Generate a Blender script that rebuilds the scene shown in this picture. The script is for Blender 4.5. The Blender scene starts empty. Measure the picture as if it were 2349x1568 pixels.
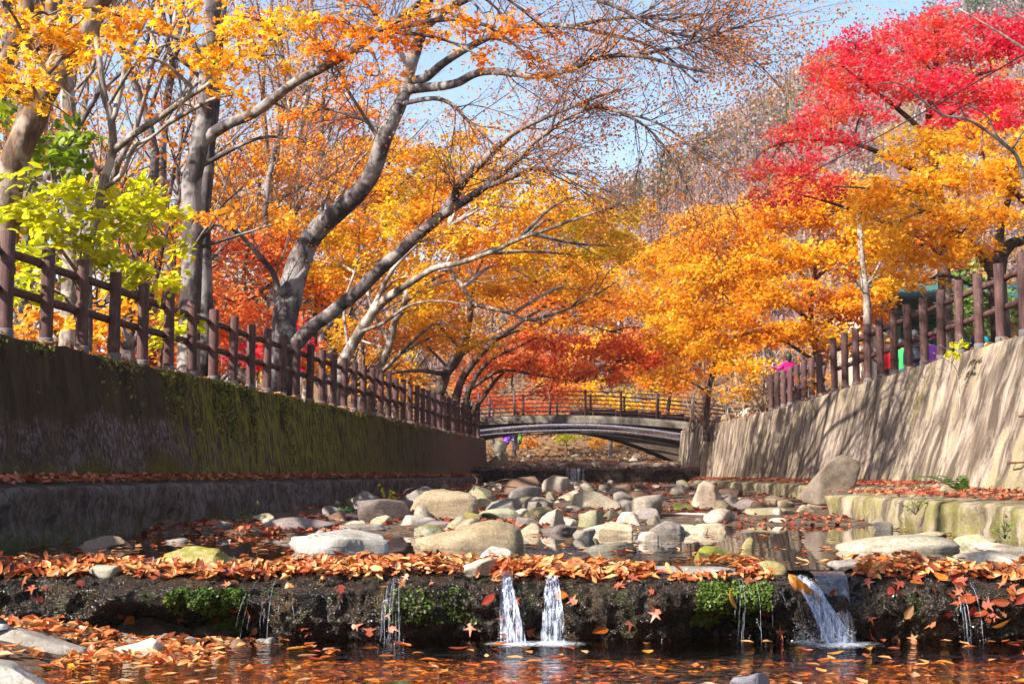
import bpy, bmesh, math
import numpy as np
from mathutils import Vector, Matrix, Quaternion

# ------------------------------------------------------------------ camera, sky, sun, exposure
scene = bpy.context.scene
COL = scene.collection
CAM_Z = 0.68
F = 3262.0                      # focal length in pixels of a 2349 x 1568 picture (50 mm)
PITCH = math.atan(301.0 / F)
cam_data = bpy.data.cameras.new('camera')
cam_data.lens = 50.0
cam_data.sensor_width = 36.0
cam_data.clip_start = 0.05
cam_data.clip_end = 3000.0
cam_data.dof.use_dof = True
cam_data.dof.focus_distance = 11.0
cam_data.dof.aperture_fstop = 7.0
cam = bpy.data.objects.new('camera', cam_data)
COL.objects.link(cam)
cam.location = (0, 0, CAM_Z)
cam.rotation_euler = (math.pi / 2 + PITCH, 0, 0)
scene.camera = cam

SUN = Vector((-0.67, -0.46, 0.58)).normalized()      # towards the sun: left of and behind the camera
world = bpy.data.worlds.new('World')
scene.world = world
world.use_nodes = True
wn = world.node_tree
wn.nodes.clear()
sky = wn.nodes.new('ShaderNodeTexSky')
sky.sky_type = 'NISHITA'
sky.sun_disc = False
sky.sun_elevation = math.asin(SUN.z)
sky.sun_rotation = math.atan2(SUN.x, SUN.y)
sky.air_density = 1.1
sky.dust_density = 0.6
sky.ozone_density = 1.6
bg = wn.nodes.new('ShaderNodeBackground')
bg.inputs['Strength'].default_value = 0.088
wo = wn.nodes.new('ShaderNodeOutputWorld')
wn.links.new(sky.outputs[0], bg.inputs[0])
wn.links.new(bg.outputs[0], wo.inputs[0])

sun_data = bpy.data.lights.new('sun', 'SUN')
sun_data.energy = 5.0
sun_data.angle = math.radians(0.55)
sun_data.color = (1.0, 0.93, 0.83)
sun = bpy.data.objects.new('sun', sun_data)
COL.objects.link(sun)
sun.location = (-30, -25, 40)
sun.rotation_euler = SUN.to_track_quat('Z', 'Y').to_euler()

scene.view_settings.view_transform = 'Standard'
scene.view_settings.look = 'None'
scene.view_settings.gamma = 1.0
scene.view_settings.exposure = 1.55
scene.render.engine = 'CYCLES'
scene.cycles.max_bounces = 6
scene.cycles.diffuse_bounces = 2
scene.cycles.glossy_bounces = 3
scene.cycles.transmission_bounces = 4
scene.cycles.transparent_max_bounces = 8
scene.cycles.caustics_reflective = False
scene.cycles.caustics_refractive = False
scene.cycles.sample_clamp_indirect = 6.0
scene.cycles.use_denoising = True

R = np.random.default_rng(7)
FW = np.array([0, math.cos(PITCH), math.sin(PITCH)])
UP = np.array([0, -math.sin(PITCH), math.cos(PITCH)])

def P(X, Y, d):
    """world point seen at picture point X, Y at distance d along the stream"""
    v = FW * F + np.array([1.0, 0, 0]) * (X - 1174.5) + UP * (784.0 - Y)
    return np.array([0, 0, CAM_Z]) + v * (d / v[1])

def PZ(X, Y, z):
    """world point seen at picture point X, Y lying on the level z"""
    v = FW * F + np.array([1.0, 0, 0]) * (X - 1174.5) + UP * (784.0 - Y)
    return np.array([0, 0, CAM_Z]) + v * ((z - CAM_Z) / v[2])

# ------------------------------------------------------------------ noise
def _h(ix, iy, iz, s):
    n = (ix.astype(np.int64) * 374761393 + iy.astype(np.int64) * 668265263 + iz.astype(np.int64) * 2147483647 + s * 1274126177) & 0xffffffff
    n = ((n ^ (n >> 13)) * 1274126177) & 0xffffffff
    n = ((n ^ (n >> 16)) * 668265263) & 0xffffffff
    return ((n ^ (n >> 15)) & 0xffff) / 32767.5 - 1.0

def vn(p, s=0):
    p = np.asarray(p, float)
    i = np.floor(p)
    f = p - i
    u = f * f * (3 - 2 * f)
    ix, iy, iz = i[..., 0], i[..., 1], i[..., 2]
    o = 0
    for a in (0, 1):
        wa = u[..., 0] if a else 1 - u[..., 0]
        for b in (0, 1):
            wb = u[..., 1] if b else 1 - u[..., 1]
            for c in (0, 1):
                wc = u[..., 2] if c else 1 - u[..., 2]
                o = o + wa * wb * wc * _h(ix + a, iy + b, iz + c, s)
    return o

def fbm(p, octv=4, s=0, gain=0.5):
    p = np.asarray(p, float)
    o, a, t = 0, 1.0, 0
    for k in range(octv):
        o = o + a * vn(p * (2.03 ** k), s + k * 17)
        t += a
        a *= gain
    return o / t

def sm(a, b, x):
    t = np.clip((np.asarray(x, float) - a) / (b - a), 0, 1)
    return t * t * (3 - 2 * t)

# ------------------------------------------------------------------ mesh helpers
def mesh(name, V, Fc, mat=None, smooth=True):
    V = np.asarray(V, np.float32).reshape(-1, 3)
    me = bpy.data.meshes.new(name)
    me.vertices.add(len(V))
    me.vertices.foreach_set('co', V.ravel())
    groups = Fc if isinstance(Fc, list) else [Fc]
    groups = [np.asarray(g, np.int32) for g in groups if len(g)]
    nl = sum(g.size for g in groups)
    nf = sum(len(g) for g in groups)
    me.loops.add(nl)
    me.loops.foreach_set('vertex_index', np.concatenate([g.ravel() for g in groups]))
    me.polygons.add(nf)
    tot = np.concatenate([np.full(len(g), g.shape[1], np.int32) for g in groups])
    st = np.concatenate([[0], np.cumsum(tot)[:-1]]).astype(np.int32)
    me.polygons.foreach_set('loop_start', st)
    me.polygons.foreach_set('loop_total', tot)
    if smooth:
        me.polygons.foreach_set('use_smooth', np.ones(nf, bool))
    me.update(calc_edges=True)
    me.validate()
    if mat is not None:
        for m in (mat if isinstance(mat, (list, tuple)) else [mat]):
            me.materials.append(m)
    return me

def obj(name, me, parent=None, loc=None, label=None, cat=None, group=None, kind=None):
    o = bpy.data.objects.new(name, me)
    COL.objects.link(o)
    if parent is not None:
        o.parent = parent
    if loc is not None:
        o.location = loc
    if label: o['label'] = label
    if cat: o['category'] = cat
    if group: o['group'] = group
    if kind: o['kind'] = kind
    return o

def thing(name, label, cat, loc=(0, 0, 0), group=None):
    return obj(name, None, None, loc, label, cat, group)

class MB:
    """collects geometry for one mesh"""
    def __init__(self):
        self.V, self.Q, self.T, self.n = [], [], [], 0
    def add(self, V, Q=None, T=None):
        V = np.asarray(V, float).reshape(-1, 3)
        self.V.append(V)
        if Q is not None and len(Q): self.Q.append(np.asarray(Q, np.int32) + self.n)
        if T is not None and len(T): self.T.append(np.asarray(T, np.int32) + self.n)
        self.n += len(V)
    def tube(self, pts, rad, sides=6, cap=True):
        pts = np.asarray(pts, float)
        rad = np.broadcast_to(np.asarray(rad, float), (len(pts),))
        tg = np.gradient(pts, axis=0)
        tg /= np.linalg.norm(tg, axis=1)[:, None] + 1e-9
        ref = np.array([0, 0, 1.0]) if abs(tg[0, 2]) < 0.9 else np.array([1.0, 0, 0])
        a = np.cross(tg, ref); a /= np.linalg.norm(a, axis=1)[:, None] + 1e-9
        b = np.cross(tg, a)
        th = np.linspace(0, 2 * np.pi, sides, endpoint=False)
        ring = a[:, None] * np.cos(th)[None, :, None] + b[:, None] * np.sin(th)[None, :, None]
        V = pts[:, None] + ring * rad[:, None, None]
        n = len(pts)
        i = np.arange(n - 1)[:, None] * sides; j = np.arange(sides)[None]; k = (j + 1) % sides
        Q = np.stack([i + j, i + k, i + sides + k, i + sides + j], -1).reshape(-1, 4)
        V = V.reshape(-1, 3); T = None
        if cap:
            c0, c1 = len(V), len(V) + 1
            V = np.vstack([V, pts[:1], pts[-1:]])
            jj = np.arange(sides); kk = (jj + 1) % sides; e = (n - 1) * sides
            T = np.vstack([np.stack([kk, jj, np.full(sides, c0)], -1), np.stack([e + jj, e + kk, np.full(sides, c1)], -1)])
        self.add(V, Q, T)
    def box(self, c, s, rot=None):
        c = np.asarray(c, float); h = np.asarray(s, float) / 2
        V = np.array([[x, y, z] for x in (-1, 1) for y in (-1, 1) for z in (-1, 1)]) * h
        if rot is not None: V = V @ np.asarray(rot).T
        self.add(V + c, [[0, 1, 3, 2], [4, 6, 7, 5], [0, 4, 5, 1], [2, 3, 7, 6], [0, 2, 6, 4], [1, 5, 7, 3]])
    def grid(self, G, flip=False):
        G = np.asarray(G, float); a, b = G.shape[:2]
        i = np.arange(a - 1)[:, None] * b; j = np.arange(b - 1)[None]
        Q = np.stack([i + j, i + j + 1, i + b + j + 1, i + b + j], -1).reshape(-1, 4)
        if flip: Q = Q[:, ::-1]
        self.add(G.reshape(-1, 3), Q)
    def build(self, name, mat, parent=None, smooth=True, **kw):
        fc = []
        if self.Q: fc.append(np.vstack(self.Q))
        if self.T: fc.append(np.vstack(self.T))
        return obj(name, mesh(name, np.vstack(self.V), fc, mat, smooth), parent, **kw)

def rot_from(normal, spin):
    """matrices whose z is normal, turned by spin; normal (N,3), spin (N,)"""
    n = normal / (np.linalg.norm(normal, axis=1)[:, None] + 1e-9)
    ref = np.where(np.abs(n[:, 2:3]) < 0.95, np.array([[0, 0, 1.0]]), np.array([[1.0, 0, 0]]))
    a = np.cross(ref, n); a /= np.linalg.norm(a, axis=1)[:, None] + 1e-9
    b = np.cross(n, a)
    x = a * np.cos(spin)[:, None] + b * np.sin(spin)[:, None]
    y = np.cross(n, x)
    return np.stack([x, y, n], -1)

def leaf_shape(kind):
    if kind == 'kite':
        return np.array([[0, 0, 0], [.48, .37, .08], [1, 0, -.04], [.48, -.37, .08]]), np.array([[0, 2, 1], [0, 3, 2]])
    if kind == 'oval':
        V = np.array([[0, 0, 0], [.32, 0, .0], [.66, 0, .01], [1, 0, .09],
                      [.30, .21, .07], [.66, .17, .07], [.30, -.21, .07], [.66, -.17, .07]])
        T = np.array([[0, 1, 4], [1, 5, 4], [1, 2, 5], [2, 3, 5], [0, 6, 1], [1, 6, 7], [1, 7, 2], [2, 7, 3]])
        return V, T
    if kind == 'star':
        V = [[.42, 0, 0]]
        ang = [180, 142, 118, 88, 60, 30, 0, -30, -60, -88, -118, -142]
        rad = [.10, .34, .16, .48, .20, .26, .62, .26, .20, .48, .16, .34]
        ang = [180, 128, 104, 72, 40, 0, -40, -72, -104, -128]
        rad = [.42, .34, .15, .52, .17, .60, .17, .52, .15, .34]
        for a, r in zip(ang, rad):
            V.append([.42 + r * math.cos(math.radians(a)), r * math.sin(math.radians(a)), -.10 * r])
        T = [[0, 1 + (k + 1) % 10, 1 + k] for k in range(10)]
        V = np.array(V); V[1] = [0.06, 0, 0]
        return V, np.array(T)
    if kind == 'broad':
        V = np.array([[0, 0, 0], [.3, 0, .0], [.62, 0, 0.], [1, 0, -.10],
                      [.32, .24, .05], [.66, .22, .03], [.32, -.24, .05], [.66, -.22, .03]])
        T = np.array([[0, 1, 4], [1, 5, 4], [1, 2, 5], [2, 3, 5], [0, 6, 1], [1, 6, 7], [1, 7, 2], [2, 7, 3]])
        return V, T

def leaves(mb, pos, nrm, size, kind='kite', spin=None, curl=0.0, r=None):
    r = r or R
    N = len(pos)
    if N == 0: return
    V, T = leaf_shape(kind)
    V = np.repeat(V[None], N, 0)
    if curl:
        c = r.normal(0, curl, N)
        V[:, :, 2] += c[:, None] * (V[:, :, 0] - .4) ** 2 + (r.random(N) * curl)[:, None] * np.abs(V[:, :, 1]) * 1.5
    V = V - np.array([.5, 0, 0])
    M = rot_from(nrm, r.random(N) * 2 * np.pi if spin is None else spin)
    size = np.broadcast_to(size, (N,))
    V = np.einsum('nij,nvj->nvi', M, V) * size[:, None, None] + pos[:, None]
    k = V.shape[1]
    mb.add(V.reshape(-1, 3), None, (T[None] + np.arange(N)[:, None, None] * k).reshape(-1, 3))

# ------------------------------------------------------------------ material helpers
class NT:
    def __init__(self, name):
        self.m = bpy.data.materials.new(name)
        self.m.use_nodes = True
        self.t = self.m.node_tree
        self.t.nodes.clear()
        self.out = self.t.nodes.new('ShaderNodeOutputMaterial')
    def n(self, typ, inp=None, **kw):
        nd = self.t.nodes.new('ShaderNode' + typ)
        for k, v in kw.items(): setattr(nd, k, v)
        for k, v in (inp or {}).items():
            s = nd.inputs[k]
            if isinstance(v, bpy.types.NodeSocket): self.t.links.new(v, s)
            elif isinstance(v, bpy.types.Node): self.t.links.new(v.outputs[0], s)
            else:
                if isinstance(v, (tuple, list)) and len(v) == 3 and s.type == 'RGBA': v = (*v, 1)
                s.default_value = v
        return nd
    def ramp(self, fac, stops, interp='LINEAR'):
        nd = self.t.nodes.new('ShaderNodeValToRGB')
        nd.color_ramp.interpolation = interp
        e = nd.color_ramp.elements
        while len(e) < len(stops): e.new(0.5)
        for k, (p, c) in enumerate(stops):
            e[k].position = p
            e[k].color = (*c, 1) if isinstance(c, (tuple, list)) else (c, c, c, 1)
        self.t.links.new(fac if isinstance(fac, bpy.types.NodeSocket) else fac.outputs[0], nd.inputs[0])
        return nd.outputs[0]
    def math(self, op, a, b=0.0, clamp=False):
        return self.n('Math', {0: a, 1: b}, operation=op, use_clamp=clamp).outputs[0]
    def mix(self, fac, a, b, mode='MIX'):
        nd = self.t.nodes.new('ShaderNodeMix')
        nd.data_type = 'RGBA'; nd.blend_type = mode
        for s, v in ((nd.inputs[0], fac), (nd.inputs[6], a), (nd.inputs[7], b)):
            if isinstance(v, bpy.types.NodeSocket): self.t.links.new(v, s)
            else: s.default_value = (*v, 1) if isinstance(v, (tuple, list)) and len(v) == 3 else v
        return nd.outputs[2]
    def pos(self):
        return self.n('NewGeometry').outputs['Position']
    def objc(self):
        return self.n('TexCoord').outputs['Object']
    def mapped(self, vec, scale, loc=(0, 0, 0), rot=(0, 0, 0)):
        return self.n('Mapping', {'Vector': vec, 'Scale': scale, 'Location': loc, 'Rotation': rot}).outputs[0]
    def noise(self, vec, scale, detail=4, rough=0.55, out=0, dist=0.0):
        return self.n('TexNoise', {'Vector': vec, 'Scale': scale, 'Detail': detail, 'Roughness': rough, 'Distortion': dist}).outputs[out]
    def bump(self, h, strength=0.4, dist=0.02, normal=None):
        i = {'Height': h, 'Strength': strength, 'Distance': dist}
        if normal is not None: i['Normal'] = normal
        return self.n('Bump', i).outputs[0]
    def bsdf(self, color, rough=0.7, normal=None, spec=0.4, metal=0.0, **kw):
        i = {'Base Color': color, 'Roughness': rough, 'Specular IOR Level': spec, 'Metallic': metal}
        if normal is not None: i['Normal'] = normal
        i.update(kw)
        return self.n('BsdfPrincipled', i).outputs[0]
    def done(self, surf):
        self.t.links.new(surf, self.out.inputs[0])
        return self.m

def leaf_mat(name, cols, trans=0.45, nscale=0.7, rough=0.45, wet=0.0):
    k = NT(name)
    rnd = k.n('NewGeometry').outputs['Random Per Island']
    ns = k.noise(k.pos(), nscale, 2)
    f = k.math('ADD', k.math('MULTIPLY', rnd, 0.55), k.math('MULTIPLY', k.math('SUBTRACT', ns, 0.5), 1.5))
    f = k.math('ADD', f, 0.22, True)
    st = [(i / (len(cols) - 1), c) for i, c in enumerate(cols)]
    c = k.ramp(f, st)
    hv = k.n('HueSaturation', {'Hue': 0.5, 'Saturation': 1.0, 'Value': k.math('ADD', k.math('MULTIPLY', k.math('FRACT', k.math('MULTIPLY', rnd, 17.3)), 0.5), 0.75), 'Color': c}).outputs[0]
    b = k.bsdf(hv, rough, spec=0.35)
    tr = k.n('BsdfTranslucent', {'Color': hv}).outputs[0]
    return k.done(k.n('MixShader', {0: trans, 1: b, 2: tr}).outputs[0])

def plain(name, col, rough=0.6, spec=0.4, metal=0.0, var=0.15, scale=8.0, bump=0.0):
    k = NT(name)
    o = k.objc()
    ns = k.noise(o, scale, 4)
    c = k.mix(k.math('MULTIPLY', ns, var * 2, True), col, tuple(x * 0.45 for x in col))
    nm = k.bump(k.noise(o, scale * 4, 5), bump, 0.02) if bump else None
    return k.done(k.bsdf(c, rough, nm, spec, metal))

def bark_mat(name, dark, light, blotch, scale=1.0, patch=0.5):
    k = NT(name)
    p = k.pos()
    n1 = k.noise(k.mapped(p, (1, 1, .45)), 3.2 * scale, 5, 0.62)
    n2 = k.noise(k.mapped(p, (1, 1, .25)), 14 * scale, 5, 0.65)
    n3 = k.noise(p, 1.7 * scale, 3, 0.6)
    c = k.mix(k.ramp(n1, [(.36, 0), (.62, 1)]), dark, light)
    c = k.mix(k.ramp(n2, [(.40, .75), (.60, 0)]), c, tuple(x * .5 for x in dark))
    c = k.mix(k.math('MULTIPLY', k.ramp(n3, [(.50, 0), (.58, 1)]), patch), c, blotch)
    c = k.mix(k.ramp(k.noise(p, 2.3 * scale, 4, .65), [(.34, .85), (.45, 0)]), c, tuple(x * .55 for x in dark))
    return k.done(k.bsdf(c, 0.85, k.bump(k.math('ADD', n2, k.math('MULTIPLY', n1, .7)), 0.55, 0.03), 0.25))
# ------------------------------------------------------------------ lines of the place
def ledge_l(y): return -4.44 + .086 * (y - 12.3)
def base_l(y): return -5.3 + .1035 * (y - 14.7)
def top_l(y): return -5.6 + .1098 * (y - 15.55)
def ztop_l(y): return 2.18 - .0046 * (y - 15.55)
def top_r(y): return np.interp(y, [0, 20.9, 59], [7.6, 7.43, 7.0])
def base_r(y): return np.interp(y, [0, 16, 30, 59], [6.3, 6.45, 6.6, 6.72])
def ztop_r(y): return np.interp(y, [0, 20.9, 40, 60], [2.74, 2.67, 2.40, 2.42])
def ledge_r(y): return np.where(np.asarray(y) < 21.6, 5.0 - .051 * (np.asarray(y) - 13.9), np.interp(y, [21.6, 29, 59], [5.75, 6.0, 6.45]))
def zledge_r(y): return np.where(np.asarray(y) < 21.6, .36, .44)

def bed(x, y):
    x = np.asarray(x, float); y = np.asarray(y, float)
    nz = fbm(np.stack([x * .9, y * .9, 0 * x], -1), 4, 3)
    low = -.60 + .05 * nz + .30 * sm(-1.7, -3.4, x) * sm(7.2, 8.6, y) 
    shore = 15.6 + 1.2 * sm(-1.5, 1.5, x) + 1.9 * sm(1.2, 3.2, x) + .5 * nz
    pool = -.16 + .04 * nz
    bar = .05 + .27 * np.clip((y - 18) / 34, 0, 1.2) + .07 * nz
    z = pool + (bar - pool) * sm(shore - .9, shore + .9, y)
    z = np.where(y < 10.2, low, z)
    up = .82 + np.interp(y, [52.5, 66, 95, 130], [0, .15, 1.0, 2.2]) + .10 * nz
    z = np.where(y > 52.6, up, z)
    return z

def ridge(x):
    return np.interp(x, [-400, -115, -17, 12, 32, 66, 96, 115, 200, 420], [16, 20, 45, 58, 68, 87, 97, 103, 130, 170])

def ground_z(x, y):
    x = np.asarray(x, float); y = np.asarray(y, float)
    b = bed(x, y)
    nz = fbm(np.stack([x * .25, y * .25, 0 * x + 5], -1), 4, 11)
    far = sm(57.5, 64, y)
    xm = (top_l(np.minimum(y, 57)) - .6) * (1 - far) + (-3.2 - .05 * (y - 60)) * far
    wl = .22 + 2.6 * far
    xr = (top_r(y) + .65) * (1 - far) + (8.6 + .05 * (y - 60)) * far
    wr = .22 + 2.0 * far
    dl = np.maximum(xm - x, 0); dr = np.maximum(x - xr, 0)
    zl = ztop_l(np.minimum(y, 60)) - .09 + .035 * np.minimum(dl, 60) + .12 * nz * np.minimum(dl, 2)
    zr = ztop_r(np.minimum(y, 60)) - .09 + .02 * np.minimum(dr, 12) + .16 * np.maximum(dr - 12, 0) * sm(40, 70, y) + .10 * nz * np.minimum(dr, 2)
    z = b + (zl - b) * sm(xm + wl, xm - wl, x)
    z = z + (zr - b) * sm(xr - wr, xr + wr, x)
    hill = 5.5 * sm(90, 116, y + 3 * nz) + sm(105, 320, y) * np.maximum(ridge(x * 320 / np.maximum(y, 160)) - 15, 0) * .93
    dome = 1 - .35 * sm(330, 620, y)
    big = fbm(np.stack([x * .02, y * .02, 0 * x], -1), 4, 21)
    return z + hill * dome + big * 9 * sm(120, 240, y)

# ------------------------------------------------------------------ surface materials
def ground_material(name, kind):
    k = NT(name)
    p = k.pos()
    n1 = k.noise(p, 1.3, 5, .6); n2 = k.noise(p, 9, 5, .65); v = k.n('TexVoronoi', {'Vector': p, 'Scale': 16.0}).outputs['Color']
    vs = k.n('SeparateColor', {0: v}).outputs[0]
    if kind == 'bed':
        c = k.ramp(vs, [(0, (.05, .03, .02)), (.35, (.085, .06, .04)), (.6, (.13, .10, .075)), (1, (.07, .035, .02))])
        c = k.mix(k.ramp(n1, [(.48, 0), (.64, .6)]), c, (.10, .045, .022))
    elif kind == 'bank':
        c = k.ramp(vs, [(0, (.10, .045, .02)), (.4, (.19, .09, .035)), (.7, (.24, .14, .06)), (1, (.13, .05, .025))])
        c = k.mix(k.ramp(n1, [(.5, 0), (.62, .7)]), c, (.12, .085, .05))
    else:
        c = k.ramp(k.noise(p, .06, 5, .7), [(.3, (.10, .06, .05)), (.5, (.15, .09, .075)), (.7, (.12, .08, .085))])
    return k.done(k.bsdf(c, .9, k.bump(n2, .6, .05), .2))

M_bed = ground_material('stream_bed', 'bed')
M_bank = ground_material('bank_litter', 'bank')
M_hill = ground_material('hill_soil', 'hill')

def concrete_left():
    k = NT('mossy_concrete')
    p = k.pos()
    z = k.n('SeparateXYZ', {0: p}).outputs
    st = k.noise(k.mapped(p, (1.1, 1.1, .16)), 2.6, 6, .68)
    st2 = k.noise(k.mapped(p, (2.2, 2.2, .42)), 5, 6, .72, dist=.6)
    big = k.noise(k.mapped(p, (.35, .35, .7)), 1.4, 4, .6)
    fine = k.noise(p, 26, 5, .7)
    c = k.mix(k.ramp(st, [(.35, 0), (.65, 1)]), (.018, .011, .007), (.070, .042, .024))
    # pale lichen film on the lower half of the near stretch
    zz = k.math('ADD', z[2], k.math('MULTIPLY', k.math('SUBTRACT', big, .5), 1.2))
    band = k.math('MULTIPLY', k.ramp(k.math('MULTIPLY', zz, .4), [(.24, 0), (.30, 1), (.49, 1), (.56, 0)]),
                  k.ramp(k.math('MULTIPLY', z[1], .02), [(.42, 1), (.56, .15)]))
    c = k.mix(k.math('MULTIPLY', band, k.math('MULTIPLY', k.ramp(k.noise(k.mapped(p, (1, 1, .7)), 13, 7, .8), [(.46, 0), (.60, .75)]), k.ramp(k.noise(p, .9, 5, .7), [(.36, 0), (.58, 1)]))), c, (.30, .235, .265))
    # green moss in streaks and along the foot
    my = k.math('MULTIPLY', k.ramp(k.math('MULTIPLY', z[1], .02), [(.40, .10), (.45, 1), (.60, 1), (.74, .4), (.9, .25)]), k.ramp(st2, [(.45, 0), (.56, 1)]))
    c = k.mix(k.math('MULTIPLY', my, .9), c, (.22, .21, .012))
    foot = k.math('MULTIPLY', k.ramp(k.math('MULTIPLY', zz, .4), [(.20, .9), (.34, 0)]), k.ramp(fine, [(.4, .3), (.6, 1)]))
    c = k.mix(foot, c, (.15, .14, .015))
    # bare warmer concrete at the far end
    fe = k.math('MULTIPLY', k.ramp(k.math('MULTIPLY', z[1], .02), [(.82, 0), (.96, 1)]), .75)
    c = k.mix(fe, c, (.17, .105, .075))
    return k.done(k.bsdf(c, .88, k.bump(k.math('ADD', k.math('ADD', fine, k.noise(p, 9, 6, .75)), k.math('MULTIPLY', st2, .3)), .9, .04), .2))

def concrete_right(name, moss):
    k = NT(name)
    p = k.pos()
    z = k.n('SeparateXYZ', {0: p}).outputs
    lean = k.n('CombineXYZ', {0: z[0], 1: z[1], 2: z[2]}).outputs[0]
    st = k.noise(k.mapped(lean, (1.5, 1.5, .16)), 1.1, 6, .66)
    st2 = k.noise(k.mapped(lean, (1.0, 1.0, .20)), 2.6, 7, .70, dist=.5)
    big = k.noise(p, .55, 4, .6)
    fine = k.noise(p, 30, 5, .75)
    c = k.mix(k.ramp(st, [(.30, 0), (.55, 1)]), (.13, .088, .062), (.45, .355, .28))
    c = k.mix(k.ramp(st2, [(.41, .92), (.55, 0)]), c, (.06, .042, .03))  # dark bands: algae stains, with tree shadow streaks put into the colour too
    c = k.mix(k.math('MULTIPLY', k.ramp(k.noise(p, 1.1, 6, .7), [(.50, 0), (.66, 1)]), .7), c, (.13, .095, .07))
    c = k.mix(k.math('MULTIPLY', k.ramp(st2, [(.50, 0), (.60, .6)]), k.ramp(big, [(.42, 0), (.6, 1)])), c, (.30, .25, .08))
    c = k.mix(k.math('MULTIPLY', k.ramp(fine, [(.38, .7), (.5, 0)]), .6), c, (.13, .10, .08))
    zz = k.math('ADD', z[2], k.math('MULTIPLY', k.math('SUBTRACT', k.noise(p, 3.1, 5, .7), .5), 1.3))
    c = k.mix(k.math('MULTIPLY', k.ramp(k.math('MULTIPLY', zz, .4), [(.12, moss), (.32, 0)]), k.math('MULTIPLY', k.ramp(k.noise(p, 2.3, 5, .7), [(.42, 0), (.60, 1)]), k.ramp(fine, [(.35, .3), (.6, 1)]))), c, (.21, .19, .035))
    return k.done(k.bsdf(c, .9, k.bump(k.math('ADD', k.math('ADD', fine, k.math('MULTIPLY', k.noise(p, 8, 6, .75), 1.2)), k.math('MULTIPLY', st2, .15)), .8, .035), .2))

def concrete_plain():
    k = NT('bridge_concrete')
    p = k.pos()
    st = k.noise(k.mapped(p, (1.2, 1.2, .35)), 1.6, 6, .66)
    fine = k.noise(p, 12, 5, .7)
    c = k.mix(k.ramp(st, [(.36, 0), (.62, 1)]), (.06, .045, .036), (.24, .21, .165))
    c = k.mix(k.ramp(fine, [(.35, .6), (.5, 0)]), c, (.12, .10, .08))
    return k.done(k.bsdf(c, .9, k.bump(fine, .5, .03), .2))

def ledge_left():
    k = NT('grey_ledge_concrete')
    p = k.pos()
    z = k.n('SeparateXYZ', {0: p}).outputs
    n1 = k.noise(k.mapped(p, (1, 1, .6)), 2.2, 6, .7); n2 = k.noise(k.mapped(p, (1, 1, .85)), 7, 7, .76); fine = k.noise(p, 34, 5, .75)
    c = k.mix(k.ramp(n2, [(.40, 0), (.58, 1)]), (.040, .026, .018), (.18, .145, .13))
    c = k.mix(k.ramp(n1, [(.50, 0), (.62, .75)]), c, (.055, .035, .024))
    c = k.mix(k.ramp(fine, [(.36, .7), (.48, 0)]), c, (.03, .022, .018))
    zz = k.math('ADD', z[2], k.math('MULTIPLY', k.math('SUBTRACT', n2, .5), .7))
    c = k.mix(k.math('MULTIPLY', k.ramp(zz, [(.02, .8), (.24, 0)]), k.ramp(n1, [(.42, 0), (.58, 1)])), c, (.075, .09, .012))
    return k.done(k.bsdf(c, .88, k.bump(k.math('ADD', fine, n2), .8, .03), .25))
M_cll = ledge_left()
M_cl, M_cr, M_crl, M_cb = concrete_left(), concrete_right('stained_shadowed_concrete', .75), concrete_right('mossy_ledge_concrete', .85), concrete_plain()

def rock_material():
    k = NT('river_stone')
    o = k.objc()
    col = k.n('ObjectInfo').outputs['Color']
    rnd = k.n('ObjectInfo').outputs['Random']
    vec = k.n('VectorMath', {0: o, 1: k.n('CombineXYZ', {0: k.math('MULTIPLY', rnd, 40), 1: 0.0, 2: 0.0}).outputs[0]}, operation='ADD').outputs[0]
    n1 = k.noise(vec, 3.5, 5, .62); n2 = k.noise(vec, 38, 5, .75); n3 = k.noise(k.mapped(vec, (1, 1, 4), rot=(.3, .4, 0)), 2.6, 5, .6)
    c = k.mix(k.ramp(n1, [(.3, .75), (.66, 0)]), col, k.mix(1.0, col, (.42, .33, .24), 'MULTIPLY'))
    c = k.mix(k.ramp(n2, [(.36, .65), (.5, 0)]), c, k.mix(1.0, col, (.35, .32, .30), 'MULTIPLY'))
    c = k.mix(k.ramp(n2, [(.56, 0), (.66, .5)]), c, k.mix(1.0, col, (1.35, 1.35, 1.35), 'MULTIPLY'))
    c = k.mix(k.ramp(n3, [(.495, 0), (.505, .5), (.515, 0)]), c, (.05, .04, .03))
    moss = k.n('Attribute', attribute_type='OBJECT', attribute_name='moss').outputs['Fac']
    nz = k.n('SeparateXYZ', {0: k.n('NewGeometry').outputs['Normal']}).outputs[2]
    mm = k.math('MULTIPLY', k.math('ADD', nz, .4, True), k.ramp(k.noise(vec, 6, 5, .7), [(.38, 0), (.58, 1)]))
    c = k.mix(k.math('MULTIPLY', mm, moss, True), c, k.mix(n2, (.05, .075, .008), (.26, .23, .02)))
    b = k.bump(k.math('ADD', k.math('MULTIPLY', n2, .35), n3), .45, .03)
    return k.done(k.bsdf(c, .72, b, .3))
M_rock = rock_material()

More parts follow.
